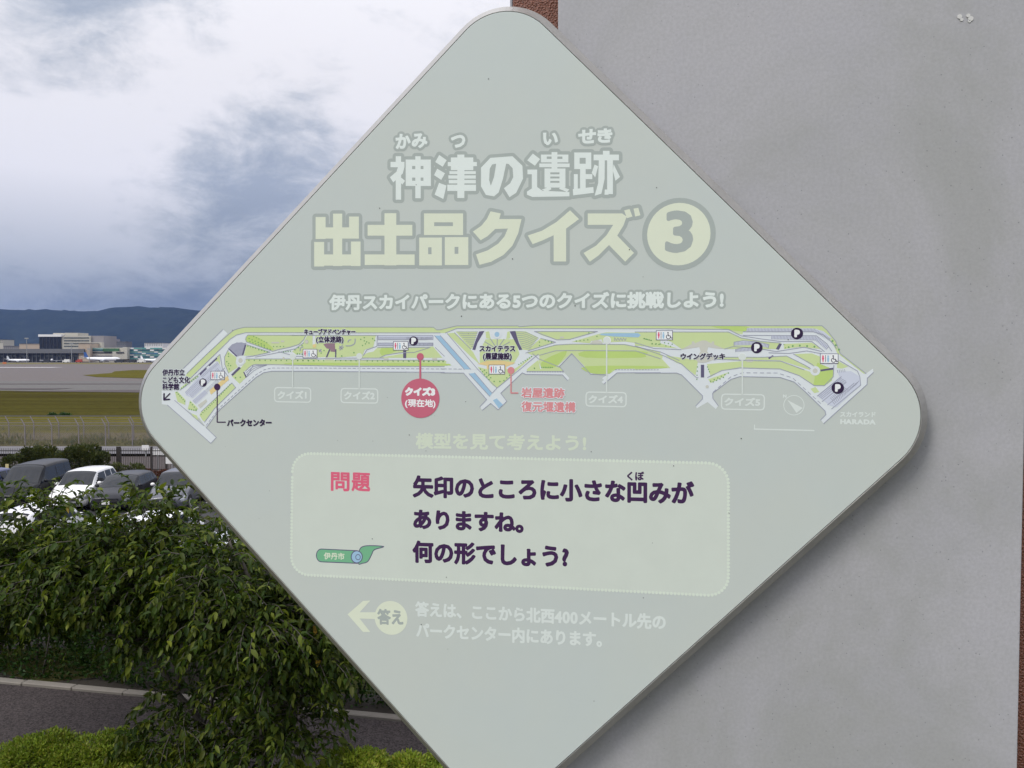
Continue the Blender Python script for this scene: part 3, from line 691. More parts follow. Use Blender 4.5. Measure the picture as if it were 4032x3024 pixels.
# left tree
Y2 = 6.9
grow_tree('small_tree', gz(-150, Y2), [
    ([gz(-150, Y2), A(-60, 2700, Y2), A(30, 2480, Y2), A(110, 2250, Y2), A(180, 2080, Y2), A(190, 1960, Y2)], .03, .006),
    ([A(-60, 2700, Y2), A(-120, 2400, Y2), A(-100, 2150, Y2)], .02, .006)],
    [(A(20, 2280, Y2), (.55, .5, .31), 2.6), (A(200, 2270, Y2), (.4, .45, .26), 1.8), (A(-250, 2300, Y2), (.7, .5, .42), 1.6), (A(30, 2440, Y2), (.4, .4, .16), .8)], 600, 12,
    'left small tree rising in a tuft in front of the black minivan', tufts=((A(190, 1955, Y2), 11), (A(198, 2030, Y2), 11), (A(205, 2100, Y2), 8), (A(4, 1950, Y2), 8), (A(50, 2130, Y2-.2), 8), (A(110, 2120, Y2-.2), 8), (A(150, 2150, Y2-.3), 8), (A(10, 2150, Y2-.2), 7), (A(260, 2110, Y2), 6)))
# right tree: upright trunk near the sign edge
Y3 = 6.2
grow_tree('small_tree', gz(1035, Y3), [
    ([gz(1035, Y3), A(1035, 2900, Y3), A(1030, 2740, Y3), A(1020, 2560, Y3), A(1000, 2380, Y3), A(960, 2220, Y3), A(900, 2120, Y3)], .032, .008),
    ([A(1030, 2740, Y3), A(1130, 2560, Y3), A(1210, 2400, Y3)], .016, .006), ([A(1035, 2900, Y3), A(1160, 2820, Y3), A(1185, 2740, Y3)], .012, .004)],
    [(A(1010, 2420, Y3), (.42, .4, .34), 2.4), (A(850, 2240, Y3), (.34, .35, .26), 1.4), (A(1170, 2560, Y3), (.32, .3, .24), 1.2), (A(1060, 2650, Y3), (.3, .3, .16), .8), (A(1180, 2720, Y3), (.14, .2, .10), .3), (A(1000, 2880, Y3-.05), (.22, .25, .22), .7), (A(1120, 2900, Y3-.05), (.22, .25, .2), .7), (A(1190, 2790, Y3), (.12, .2, .16), .4), (A(1260, 2480, Y3+.2), (.36, .3, .3), 1.4)], 720, 13,
    'right small tree with an upright trunk beside the lower edge of the sign', tufts=((A(820, 2080, Y3), 4), (A(880, 2140, Y3), 4)), trunk_m=bark)
# slim tree behind the footpath
Y4 = 9.6
grow_tree('small_tree', gz(390, Y4), [([gz(390, Y4), A(388, 2560, Y4), A(380, 2400, Y4), A(420, 2200, Y4)], .035, .012), ([A(388, 2560, Y4), A(300, 2420, Y4), A(200, 2300, Y4)], .018, .008)],
    [(A(250, 2420, Y4), (1.1, .5, .45), 2.2), (A(700, 2400, Y4), (1.2, .5, .5), 2.4), (A(1080, 2520, Y4), (.9, .5, .45), 1.6), (A(-150, 2400, Y4), (.9, .5, .5), 1.2), (A(450, 2240, Y4), (1.6, .5, .2), 2.0)], 780, 14,
    'dark small tree standing behind the footpath kerb, with an upright thin trunk', singles=25)
st = MB(); b_ = gz(945, 7.0); st.path([(0, 0, 0), (.01, 0, .35), (-.01, .02, .7), (.02, 0, 1.2)], [.02, .018, .015, .01], 7)
o = empty('stake', b_, label='pale bare stem standing between the two trunks of the front trees', cat='stem'); st.build('stem', bark2, o, True)

def bush(name, fn, npts, m, label, cat, seed, L_=(.03, .05), shape=1, up=.6, wr=.5, stem=True, base=None):
    r = np.random.default_rng(seed); t = empty(name, base, label=label, cat=cat); P, D, N = [], [], []
    for k in range(npts):
        p, n = fn(r); P.append(np.array(p)-np.array(base)); d = np.array(n)+r.normal(0, .7, 3)+np.array([0, 0, up]); D.append(d); N.append(r.normal(0, 1, 3)+np.array([0, 0, .8]))
    Ls = r.uniform(L_[0], L_[1], npts)
    leaves('foliage', P, D, N, Ls, Ls*wr, m, t, shape=shape, kind='stuff')
    s = MB()
    for k in range(9 if stem else 0):
        p = Vector(P[r.integers(len(P))]); s.tube((p.x*.6, p.y*.6, 0), (p.x, p.y, p.z*.9), .012, .005, 5)
    if stem: s.build('stems', bark, t, kind='stuff')
    return t
# clipped dark hedge beyond the kerb, in sections
def hedge_fn(x0, x1, y0d, dep, h):
    def f(r):
        x = r.uniform(x0, x1); y = kline(x)+y0d+r.uniform(0, 1)**1.6*dep; u = r.random()
        hh = h+.10*sin(x*2.3)+.07*sin(x*5.1+y*3)+.05*sin(x*9)
        if u < .62: y = kline(x)+y0d+abs(r.normal(0, .12)); z = r.uniform(.02, hh); y += .10*sin(z*7+x*4)+.10*(z/hh)**2; n = (0, -1, .2)
        else: z = hh+r.normal(0, .04); n = (0, -.2, 1)
        return (x, y, 3.5+z-.1*(y-kline(x)-y0d)), n
    return f
hx = [-13, -10.4, -8.2, -6.4, -4.6, -2.9, -1.2, .7]
for k in range(len(hx)-1):
    xm = (hx[k]+hx[k+1])/2; lb = ['far left', 'left', 'second left', 'third', 'fourth', 'fifth', 'rightmost'][k]
    bush('hedge_shrub', hedge_fn(hx[k]-.05, hx[k+1]+.05, .22, 1.5, (1.3, 1.3, 1.35, 1.35, 1.35, 1.25, 1.2)[k]), 9500, hedge_leaf,
         ['dark hedge shrub outside the left edge behind the kerb', 'dark clipped hedge shrub at the left picture edge behind the kerb', 'dark hedge shrub behind the kerb under the black minivan', 'dark hedge shrub behind the kerb around the thin upright trunk', 'dark hedge shrub behind the kerb, back of the leaning trunk',
          'dense fine-leaved dark hedge shrub behind the kerb at the sign edge', 'dark hedge shrub behind the kerb hidden by the sign'][k], 'hedge', 40+k, L_=(.035, .07), base=(xm, kline(xm)+.6, 3.5))
# dark soil bed
bed = MB(); bed.add([(-16, kline(-16)+.13, 3.52), (14, kline(14)+.13, 3.52), (14, kline(14)+2.2, 3.46), (-16, kline(-16)+2.2, 3.46)], [(0, 1, 2, 3)])
bed.build('soil_bed', mat('soil', (.03, .024, .018), .95, .4, 14, bump=.5), kind='structure')
# azaleas along the near side of the path
def az_fn(cx, cy, rx, ry, h, seed):
    q = np.random.default_rng(seed); lob = [(q.uniform(-1, 1)*rx*.7, q.uniform(-1, 1)*ry*.6, q.uniform(.35, .6)*max(rx*.6, .2), q.uniform(.75, 1.0)*h) for _ in range(7)]
    def f(r):
        lx, ly, lr, lh = lob[r.integers(7)]; a = r.uniform(0, 2*pi); e = math.asin(r.uniform(-.75, 1)); k = 1+abs(r.normal(0, .11))-.05+.12*sin(a*5+lx*9)+.06*sin(e*9+ly*20)
        n = (cos(a)*cos(e), sin(a)*cos(e), sin(e))
        return (cx+lx+n[0]*lr*k, cy+ly+n[1]*lr*k, 3.5+max(0, lh-lr*.8)+n[2]*lr*.8*k), n
    return f
azs = [(-60, 6.35, .55, .48, 'far left azalea bush with reddish tips at the bottom picture corner'), (150, 6.3, .45, .54, 'taller azalea bush near the lower left corner, its tip reaching over the path'), (330, 6.35, .42, .53, 'azalea bush with an upright tuft, second from the left corner'),
       (480, 6.3, .42, .47, 'azalea bush left of the leaning trunk'), (640, 6.3, .42, .48, 'azalea bush directly left of the leaning trunk foot'), (830, 6.0, .42, .42, 'shaded azalea bush between the two front trunks'), (1000, 5.95, .42, .44, 'azalea bush at the foot of the upright trunk'),
       (1230, 6.15, .40, .52, 'azalea bush right of the upright trunk'), (1420, 6.15, .42, .51, 'bright azalea bush left of the sign bottom'), (1600, 6.2, .42, .51, 'last azalea bush, touching the sign edge at the bottom'), (1850, 6.2, .5, .55, 'azalea bush hidden under the sign')]
for k, (px, Y, rx, h, lb) in enumerate(azs):
    cx = pxz(px, Y); bush('azalea_bush', az_fn(cx, Y-.05*(k % 2), rx, .34, h, 60+k), 12000, azalea_leaf, lb, 'bush', 70+k, L_=(.020, .040), up=.4, wr=.42, base=(cx, Y, 3.5))
# bushes at the picket fence behind the cars
far_leaf = leaf_mat('far_bush_leaf', [(.045, .058, .02), (.06, .075, .025), (.035, .048, .018), (.085, .085, .03)], .2); red_leaf = leaf_mat('red_hedge_leaf', [(.07, .025, .02), (.10, .035, .025), (.045, .03, .02)], .15)
def ell_fn(cx, cy, rx, ry, z0, z1, pw=2.0):
    def f(r):
        a = r.uniform(0, 2*pi); e = math.asin(r.uniform(-.6, 1)); k = 1+.12*sin(a*4+cx)+r.normal(0, .05); n = (cos(a)*cos(e), sin(a)*cos(e), sin(e)); sq = lambda t: math.copysign(abs(t)**.55, t); n = (sq(n[0]), sq(n[1]), sq(n[2])); k += .08*sin(cx*3+n[0]*7)
        return (cx+n[0]*rx*k, cy+n[1]*ry*k, (z0+z1)/2+n[2]*(z1-z0)/2*k), n
    return f
for k, (px, w_, top, lb) in enumerate(((85, 62, 1800, 'low dark bush at the picket fence left of the tall round bush'), (150, 42, 1766, 'yellow-tipped bush poking over the picket fence'), (228, 62, 1790, 'middle dark bush grown through the picket fence'), (318, 44, 1762, 'tall round green bush at the picket fence above the white car'),
                                   (372, 34, 1790, 'narrow dark bush beside the thick fence post'))):
    Y = 47.6; cx = pxz(px, Y); z1 = at(px, top, Y).z
    bush('fence_bush', ell_fn(cx, Y, w_/FPX*Y, .8, .1, z1), 3800, far_leaf, lb, 'bush', 90+k, L_=(.10, .2), base=(cx, Y, 0), wr=.5)
for k in range(9):
    px = -60+k*110; Y = 45.5; cx = pxz(px, Y)
    bush('red_shrub', ell_fn(cx, Y, .95, .5, 0, .62 if k != 5 else .95), 1500, red_leaf if k != 5 else far_leaf,
         'low reddish hedge shrub '+['outside the left picture edge', 'behind the windscreen of the black minivan', 'behind the rear of the black minivan', 'behind the white hatchback', 'between the white hatchback and the dark grey car', 'with green leaves behind the dark grey car', 'beside the grey metallic car at the sign edge', 'behind the silver car', 'hidden behind the sign, farthest right'][k], 'hedge', 110+k, L_=(.10, .18), base=(cx, Y, 0), stem=False)['group'] = 'reddish hedge shrubs behind the parked cars'
wd = MB()
def weed_fn(cx, cy, rx, h):
    def f(r): return (cx+r.normal(0, rx*.35), cy+r.normal(0, .15), abs(r.normal(0, h*.22))), (0, 0, 1)
    return f
for k, (px, py, wpx, lb) in enumerate(((205, 1640, 18, 'small green shrub by the ditch, left of the wider one'), (255, 1640, 30, 'wider green shrub growing at the ditch'),)):
    p = on_z(px, py, 0); bush('field_shrub', weed_fn(p.x, p.y, wpx/FPX*p.y, .5), 500, hedge_leaf, lb, 'shrub', 130+k, L_=(.15, .3), base=(p.x, p.y, 0), stem=False)
r = np.random.default_rng(3); n = 9000
P = np.c_[r.uniform(-48, 20, n), 62.5+r.gamma(1.5, 1.6, n), np.zeros(n)+.2]; D = r.normal(0, .35, (n, 3))+[0, 0, 1]
leaves('weeds', P, D, r.normal(0, 1, (n, 3)), r.uniform(.15, .55, n)*(1+.6*np.sin(P[:, 0]*.9)), r.uniform(.04, .10, n), leaf_mat('weed_leaf', [(.08, .10, .04), (.12, .12, .05), (.16, .14, .07), (.06, .09, .04)], .2), shape=1, label='tall weeds growing along the perimeter road by the security fence', cat='weeds', kind='stuff')
# ================================================================== WALL
AX, AY, AZ = radians(-.80), radians(.48), radians(-9.53)
O = Vector((-.0136, 1.0, CAMZ-.0651)); HA = .4983; CR = .066
SM = (Matrix.Rotation(AZ, 3, 'Z') @ Matrix.Rotation(AX, 3, 'X') @ Matrix.Rotation(AY, 3, 'Y'))
SMI = SM.inverted(); C0 = Vector((0, 0, CAMZ))
def S(px, py):                           # pixel of the photo -> (u, v) on the sign's face, metres
    d = SMI @ pix_dir(px, py); o = SMI @ (C0-O); t = -o.y/d.y; return (o.x+d.x*t, o.z+d.z*t)
WM = Matrix.Rotation(AZ, 3, 'Z'); WMI = WM.inverted(); WO = O + WM @ Vector((0, .031, 0))
def Wp(px, py, dy=0.0):
    d = WMI @ pix_dir(px, py); o = WMI @ (C0-WO-WM @ Vector((0, dy, 0))); t = -o.y/d.y; return (o.x+d.x*t, o.z+d.z*t+WO.z)
def concrete():
    m = bpy.data.materials.new('fair_faced_concrete'); m.use_nodes = True; t = NT(m.node_tree); b = t.n['Principled BSDF']
    co = t.new('ShaderNodeTexCoord').outputs['Object']
    big = t.noise(co, 2.6, 8, .68, .6); med = t.noise(co, 9, 7, .65); fine = t.noise(co, 260, 4, .7)
    c = t.mix(t.smooth(big, .36, .64), (.460, .458, .482, 1), (.372, .378, .374, 1))
    c = t.mix(t.math('MULTIPLY', t.smooth(med, .42, .62), .35), c, (.435, .435, .475, 1))
    c = t.mix(t.math('MULTIPLY', t.smooth(fine, .3, .7), .30), c, (.27, .27, .275, 1))
    # pinholes, in patches
    v = t.new('ShaderNodeTexVoronoi'); t.link(co, v.inputs['Vector']); v.inputs['Scale'].default_value = 230
    patch = t.smooth(t.noise(co, 5, 4, .6), .38, .56); sc = t.new('ShaderNodeSeparateColor'); t.link(v.outputs['Color'], sc.inputs[0])
    on = t.math('GREATER_THAN', sc.outputs[0], .72)
    rad = t.math('MULTIPLY', t.math('MULTIPLY', on, sc.outputs[1]), .17)
    pit = t.math('MULTIPLY', t.math('LESS_THAN', v.outputs['Distance'], rad), patch)
    c = t.mix(t.math('MULTIPLY', pit, .5), c, (.12, .14, .14, 1))
    v2 = t.new('ShaderNodeTexVoronoi'); t.link(co, v2.inputs['Vector']); v2.inputs['Scale'].default_value = 16; s2 = t.new('ShaderNodeSeparateColor'); t.link(v2.outputs['Color'], s2.inputs[0])
    hole = t.math('MULTIPLY', t.math('LESS_THAN', v2.outputs['Distance'], t.math('MULTIPLY', s2.outputs[1], .016)), t.math('GREATER_THAN', s2.outputs[0], .86))
    c = t.mix(t.math('MULTIPLY', hole, .75), c, (.10, .10, .10, 1))
    t.link(c, b.inputs['Base Color']); b.inputs['Roughness'].default_value = .62; b.inputs['Specular IOR Level'].default_value = .35
    h = t.math('SUBTRACT', t.math('MULTIPLY', t.noise(co, 60, 8, .6), .25), t.math('ADD', t.math('MULTIPLY', pit, .6), hole))
    bn = t.new('ShaderNodeBump'); bn.inputs['Strength'].default_value = .5; bn.inputs['Distance'].default_value = .0014
    t.link(h, bn.inputs['Height']); t.link(bn.outputs[0], b.inputs['Normal'])
    return m
def brown_metal():
    m = bpy.data.materials.new('brown_granular_paint'); m.use_nodes = True; t = NT(m.node_tree); b = t.n['Principled BSDF']
    co = t.new('ShaderNodeTexCoord').outputs['Object']
    n = t.noise(co, 420, 5, .75); v = t.new('ShaderNodeTexVoronoi'); t.link(co, v.inputs['Vector']); v.inputs['Scale'].default_value = 420
    c = t.mix(t.smooth(n, .4, .62), (.15, .045, .025, 1), (.32, .11, .06, 1)); c = t.mix(t.math('MULTIPLY', t.noise(co, 14, 5, .6), .4), c, (.16, .07, .04, 1))
    t.link(c, b.inputs['Base Color']); b.inputs['Roughness'].default_value = .33; b.inputs['Specular IOR Level'].default_value = .8
    bn = t.new('ShaderNodeBump'); bn.inputs['Strength'].default_value = .9; bn.inputs['Distance'].default_value = .0022
    t.link(t.math('ADD', v.outputs['Distance'], n), bn.inputs['Height']); t.link(bn.outputs[0], b.inputs['Normal'])
    return m
def bevel_box(name, x0, x1, y0, y1, z0, z1, bev, m, parent, **kw):
    bm = bmesh.new(); bmesh.ops.create_cube(bm, size=1)
    for v in bm.verts: v.co = Vector(((x0+x1)/2+v.co.x*(x1-x0), (y0+y1)/2+v.co.y*(y1-y0), (z0+z1)/2+v.co.z*(z1-z0)))
    bmesh.ops.bevel(bm, geom=bm.edges[:], offset=bev, segments=3, profile=.5, affect='EDGES')
    me = bpy.data.meshes.new(name); bm.to_mesh(me); bm.free(); return link(name, me, m, parent, **kw)
wu0 = Wp(2197, 60)[0]; wu1 = Wp(4019, 2400)[0]; bu0 = Wp(2018, 20, .05)[0]; bu1 = wu1+.12
WB = empty('wall_monument', (WO.x, WO.y, 5.45), label='upright smooth grey concrete panel on a brown steel slab, behind the sign', cat='wall')
WB.rotation_euler = (0, 0, AZ); zt = 8.35-5.45
bevel_box('concrete_panel', wu0, wu1, 0, .035, 0.02, zt-.03, .0015, concrete(), WB)
bevel_box('steel_slab', bu0, bu1, .05, .13, 0, zt, .002, brown_metal(), WB)
bevel_box('edge_strip', bu0-.0035, bu0-.0005, .052, .125, 0, zt, .0005, mat('grey_edge_paint', (.3, .31, .34), .5), WB)
bevel_box('spacer', wu0+.12, wu1-.12, .036, .0495, .1, zt-.1, .001, bdk, WB)

dr_m = mat('white_dropping', (.62, .62, .60), .8, .15, 60); dm_ = MB()
for px, py, rr in ((3778, 66, .0026), (3786, 78, .0018), (3812, 62, .0022), (3822, 74, .0028), (3817, 84, .0016)):
    u, z = Wp(px, py); dm_.disc_solid((u, -.0004, z-5.45), (0, 1, 0), rr, .0008, 9)
dm_.build('dropping_marks', dr_m, WB, kind='stuff')

# ================================================================== SIGN
def face_mat():
    m = bpy.data.materials.new('faded_sign_film'); m.use_nodes = True; t = NT(m.node_tree); b = t.n['Principled BSDF']
    co = t.new('ShaderNodeTexCoord').outputs['Object']
    n = t.noise(co, 3.2, 5, .55); f = t.noise(co, 40, 4, .6)
    c = t.mix(t.smooth(n, .35, .65), (*FACE, 1), (FACE[0]*1.03, FACE[1]*1.01, FACE[2]*.975, 1)); c = t.mix(t.math('MULTIPLY', f, .10), c, (.40, .44, .42, 1))
    t.link(c, b.inputs['Base Color']); b.inputs['Roughness'].default_value = .38; b.inputs['Specular IOR Level'].default_value = .35
    return m
FACE = (.555, .615, .595)
def flat(name, c, rough=.4):
    m = bpy.data.materials.new(name); m.use_nodes = True; t = NT(m.node_tree); b = t.n['Principled BSDF']
    co = t.new('ShaderNodeTexCoord').outputs['Object']; k = t.math('MULTIPLY_ADD', t.noise(co, 25, 5, .6), .10, .95); kk = t.new('ShaderNodeCombineXYZ')
    for i in range(3): t.link(k, kk.inputs[i])
    t.link(t.mix(1.0, (*c, 1), kk.outputs[0], 'MULTIPLY'), b.inputs['Base Color']); b.inputs['Roughness'].default_value = rough; b.inputs['Specular IOR Level'].default_value = .35
    return m
sign = empty('sign_board', O, label='diamond-shaped pale grey-green park quiz board with rounded corners and a long map', cat='sign')
sign.rotation_mode = 'YXZ'; sign.rotation_euler = (AX, AY, AZ)
def loop(e, seg=14):
    h = HA/sqrt(2)+e; r = CR+e; c = h-r; out = []
    for k, (sx_, sy_) in enumerate(((1, 1), (-1, 1), (-1, -1), (1, -1))):
        for i in range(seg+1):
            a = k*pi/2+i/seg*pi/2; x = sx_*c+r*cos(a); y = sy_*c+r*sin(a)
            out.append(((x-y)/sqrt(2), (x+y)/sqrt(2)))
    return out
def ring_mesh(name, prof, m, cap=None, **kw):
    V = []; F = []; n = None
    for e, y in prof:
        l = loop(e); n = len(l); V += [(u, y, v) for u, v in l]
    for j in range(len(prof)-1):
        for i in range(n): F.append((j*n+i, j*n+(i+1) % n, (j+1)*n+(i+1) % n, (j+1)*n+i))
    if cap == 'first': F.append(tuple(range(n)))
    if cap == 'last': F.append(tuple(range((len(prof)-1)*n, len(prof)*n)))
    if cap == 'both': F += [tuple(range(n)), tuple(range((len(prof)-1)*n, len(prof)*n))]
    o = mesh(name, V, F, m, sign, **kw)
    b = bmesh.new(); b.from_mesh(o.data); bmesh.ops.recalc_face_normals(b, faces=b.faces); b.to_mesh(o.data); b.free(); return o
ring_mesh('face_panel', [(-.0008, 0), (-.0002, .0006), (-.0002, .003)], face_mat(), 'both')
rim_mat = mat('rim_metal', (.44, .43, .41), .42, .14, 30, metal=.65, bump=.12, bscale=150)
ring_mesh('rim', [(.0004, .004), (.0004, .0008), (.0009, .0006), (.0100, .0106), (.0104, .0114), (.0104, .0125), (.0095, .0135)], rim_mat, 'last')
bk = MB().tube((.20, .0132, .12), (.20, 0.033, .12), .012, .012, 12).tube((.20, .0132, -.12), (.20, 0.033, -.12), .012, .012, 12).tube((.30, .0132, 0), (.30, 0.033, 0), .012, .012, 12)
bk.build('standoff', mm, sign)

# ---- flat print: every colour area is its own thin sheet, stacked 0.15 mm apart
LAY = .00004
def union(polys, eps=1e-3):
    """2-D union of simple polygons (mm) -> verts, triangles"""
    vs, fs = [], []
    for p in polys:
        ar = sum(p[i-1][0]*p[i][1]-p[i][0]*p[i-1][1] for i in range(len(p)))
        if abs(ar) < 1e-7: continue
        if ar < 0: p = p[::-1]
        b = len(vs); vs += [Vector((float(x), float(y))) for x, y in p]; fs.append(list(range(b, b+len(p))))
    v, e, f, ov, oe, of = delaunay_2d_cdt(vs, [], fs, 0, eps, False)
    v = [tuple(p) for p in v]; f = [list(t) for t in f if len(t) == 3]
    if not f: return v, []
    va = np.array(v); C = va[np.array(f)].mean(1); ins = np.zeros(len(C), bool)
    for p in polys:                      # a triangle is kept where its middle lies inside any input polygon
        p = np.array(p, float); lo, hi = p.min(0), p.max(0)
        k = np.where(~ins & (C[:, 0] >= lo[0]) & (C[:, 0] <= hi[0]) & (C[:, 1] >= lo[1]) & (C[:, 1] <= hi[1]))[0]
        if not len(k): continue
        x, y = C[k, 0], C[k, 1]; odd = np.zeros(len(k), bool); q = np.roll(p, -1, 0)
        for (x1, y1), (x2, y2) in zip(p, q):
            if y1 == y2: continue
            odd ^= ((y1 > y) != (y2 > y)) & (x < (x2-x1)*(y-y1)/(y2-y1)+x1)
        ins[k] |= odd
    return v, [t for t, o in zip(f, ins) if o]
class Print:
    def __init__(s): s.V = []; s.F = []
    def add(s, V, F, layer):
        layer = layer if layer < 8 else 8+(layer-8)*.4
        b = len(s.V); s.V += [(x/1000, -LAY*layer, y/1000) for x, y in V]
        for f in F:
            a, b2, c = (V[f[0]], V[f[1]], V[f[2]])
            if (b2[0]-a[0])*(c[1]-a[1])-(b2[1]-a[1])*(c[0]-a[0]) < 0: f = f[::-1]
            s.F.append(tuple(b+i for i in f))
    def polys(s, ps, layer):
        ps = [p for p in ps if len(p) > 2]
        if ps: s.add(*union(ps), layer)
    def build(s, name, m, parent, **kw): return mesh(name, s.V, s.F, m, parent, **kw)
def mmp(pts): return [tuple(1000*c for c in S(*p)) for p in pts]
PXMM = 1000/FPX                          # about one source pixel, in mm on the sign
def circ(c, r, n=20): return [(c[0]+r*cos(2*pi*k/n), c[1]+r*sin(2*pi*k/n)) for k in range(n)]
def smooth_pts(p, closed=False, n=5):
    out = []; m = len(p)
    for i in range(m if closed else m-1):
        a, b, c, d = (p[(i-1) % m] if closed or i else p[0]), p[i], p[(i+1) % m], (p[(i+2) % m] if closed or i+2 < m else p[-1])
        for k in range(n):
            t = k/n; out.append(tuple(.5*((2*b[j])+(-a[j]+c[j])*t+(2*a[j]-5*b[j]+4*c[j]-d[j])*t*t+(-a[j]+3*b[j]-3*c[j]+d[j])*t**3) for j in (0, 1)))
    if not closed: out.append(p[-1])
    return out
def line_polys(p, w, closed=False, cap=True, n=8):   # p in mm, w in mm
    ps = []; m = len(p)
    for i in range(m if closed else m-1):
        a, b = p[i], p[(i+1) % m]; dx, dy = b[0]-a[0], b[1]-a[1]; l = sqrt(dx*dx+dy*dy)
        if l < 1e-4: continue
        nx_, ny_ = -dy/l*w/2, dx/l*w/2; ps.append([(a[0]+nx_, a[1]+ny_), (a[0]-nx_, a[1]-ny_), (b[0]-nx_, b[1]-ny_), (b[0]+nx_, b[1]+ny_)])
    for i in range(m):
        if closed or (0 < i < m-1) or cap: ps.append(circ(p[i], w/2, n))
    return ps
def dashes(p, on, off):
    out = []; acc = 0; cur = [p[0]]; draw = True; lim = on
    for i in range(len(p)-1):
        a, b = p[i], p[i+1]; L_ = math.dist(a, b); pos = 0
        while L_-pos > lim-acc:
            pos += lim-acc; q = (a[0]+(b[0]-a[0])*pos/L_, a[1]+(b[1]-a[1])*pos/L_)
            if draw: cur.append(q); out.append(cur)
            cur = [q]; draw = not draw; lim = on if draw else off; acc = 0
        acc += L_-pos
        if draw: cur.append(b)
    return out
# ---- glyphs
_fc = bpy.data.curves.new('glyph', 'FONT'); _fo = bpy.data.objects.new('glyph', _fc); COL.objects.link(_fo); _fc.resolution_u = 3
_cache = {}
def glyph(ch):
    if ch not in _cache:
        _fc.body = ch; dg = bpy.context.evaluated_depsgraph_get(); dg.update()
        me = bpy.data.meshes.new_from_object(_fo.evaluated_get(dg), depsgraph=dg)
        v = [(p.co.x, p.co.y) for p in me.vertices]; f = [list(p.vertices) for p in me.polygons]; cnt = {}
        for q in f:
            for i in range(len(q)): k = tuple(sorted((q[i], q[(i+1) % len(q)]))); cnt[k] = cnt.get(k, 0)+1
        e = [k for k, c in cnt.items() if c == 1]; bpy.data.meshes.remove(me)
        xs_ = [a[0] for a in v] or [0, .3]; ys_ = [a[1] for a in v] or [0, .3]
        adv = 1.0 if ord(ch) > 0x2000 else max(xs_)+.07
        _cache[ch] = (v, f, e, (min(xs_), min(ys_), max(xs_), max(ys_)), adv)
    return _cache[ch]
def glyph_polys(ch, fn, bold, sq=False):           # fn maps glyph space to mm; bold widens every outline by so many mm
    v, f, e, bb, adv = glyph(ch); q = [fn(*p) for p in v]; ps = [[q[i] for i in t] for t in f]
    if bold > 0:
        for a, b in e: ps += line_polys([q[a], q[b]], bold*2, cap=False)
        nb = {}
        for i, j in e: nb.setdefault(i, []).append(j); nb.setdefault(j, []).append(i)
        def ax(i, j):
            x, y = abs(v[i][0]-v[j][0]), abs(v[i][1]-v[j][1]); return 1 if y < .2*x else 2 if x < .2*y else 0
        for i in nb:
            right = sq and len(nb[i]) == 2 and {ax(i, nb[i][0]), ax(i, nb[i][1])} == {1, 2}
            ps.append([(q[i][0]+a*bold, q[i][1]+b*bold) for a, b in ((-1, -1), (1, -1), (1, 1), (-1, 1))] if right else circ(q[i], bold, 10))
    return ps
def text_box(ch, x0, y0, x1, y1):        # ink of one glyph to a box of pixels
    v, f, e, bb, adv = glyph(ch); L0 = S(x0, (y0+y1)/2)[0]*1000; R0 = S(x1, (y0+y1)/2)[0]*1000; T0 = S((x0+x1)/2, y0)[1]*1000; B0_ = S((x0+x1)/2, y1)[1]*1000
    return lambda x, y: (L0+(x-bb[0])/(bb[2]-bb[0])*(R0-L0), B0_+(y-bb[1])/(bb[3]-bb[1])*(T0-B0_))
def text_line(body, xl, ybl, xr, ybr, hpx):   # ink from xl to xr, bottoms of kanji at ybl / ybr, kanji ink height hpx (pixels)
    L0 = Vector(S(xl, ybl))*1000; R0 = Vector(S(xr, ybr))*1000; mid = S((xl+xr)/2, (ybl+ybr)/2)[1]*1000; top = S((xl+xr)/2, (ybl+ybr)/2-hpx)[1]*1000
    size = (top-mid)/.90; g = [glyph(c) for c in body]; x = 0; xs_ = []
    for c, q in zip(body, g): xs_.append(x); x += q[4]
    a0 = g[0][3][0]; a1 = xs_[-1]+g[-1][3][2]; d = (R0-L0)/(a1-a0); up = Vector((-d.y, d.x)).normalized()*size
    out = []
    for c, x in zip(body, xs_):
        out.append((c, (lambda x: lambda gx, gy: tuple(L0+d*(x+gx-a0)+up*(gy+.07)))(x)))
    return out
HEAVY = dict.fromkeys('遺題', .62); HEAVY.update(dict.fromkeys('土クイズの', 1.3)); HEAVY.update(dict.fromkeys('神津', 1.12))
def letter(name, items, bold, m, layer, parent=None, label=None, outline=None, sq=False):
    """items: (char, map).  outline = (extra mm, material): a wider silhouette printed beneath."""
    pr = Print(); k = 0
    B_ = lambda ch: bold*(HEAVY.get(ch, 1.0) if sq else 1.0)
    for ch, fn in items:
        if ch in ' 　': continue
        pr.polys(glyph_polys(ch, fn, B_(ch), sq), layer+.25*(k % 2)); k += 1
    o = pr.build(name, m, parent or sign, label=label)
    if outline:
        po = Print(); k = 0
        for ch, fn in items: po.polys(glyph_polys(ch, fn, B_(ch)+outline[0]), layer-1-.25*(k % 4)); k += 1
        po.build('lettering_outline', outline[1], parent or sign)
    return o
c_out = flat('print_grey', srgb(157, 165, 162)); k_ = 1.06
def pc(r, g, b): c = srgb(r, g, b); return tuple(min(.9, a*PK) for a in c)
PK = 1.18
c_out = flat('print_grey', pc(158, 167, 163)); c_pale = flat('print_pale', pc(211, 220, 216)); c_lime = flat('print_pale_yellow', pc(207, 214, 194)); c_lime2 = flat('print_faint_yellow', pc(198, 208, 190))
c_ghost = flat('print_faint_white', pc(204, 212, 208)); c_ink = flat('print_dark_purple', pc(60, 36, 74)); c_ink2 = flat('print_black_purple', pc(44, 30, 62)); c_pink = flat('print_pink', pc(208, 96, 122))
c_rose = flat('print_faded_rose', pc(203, 134, 138)); c_pinkd = flat('print_pink_disc', pc(186, 98, 118)); c_mpale = flat('map_pale', pc(207, 214, 217)); c_green = flat('map_green', pc(190, 206, 152)); c_green2 = flat('map_bright_green', pc(176, 200, 118))
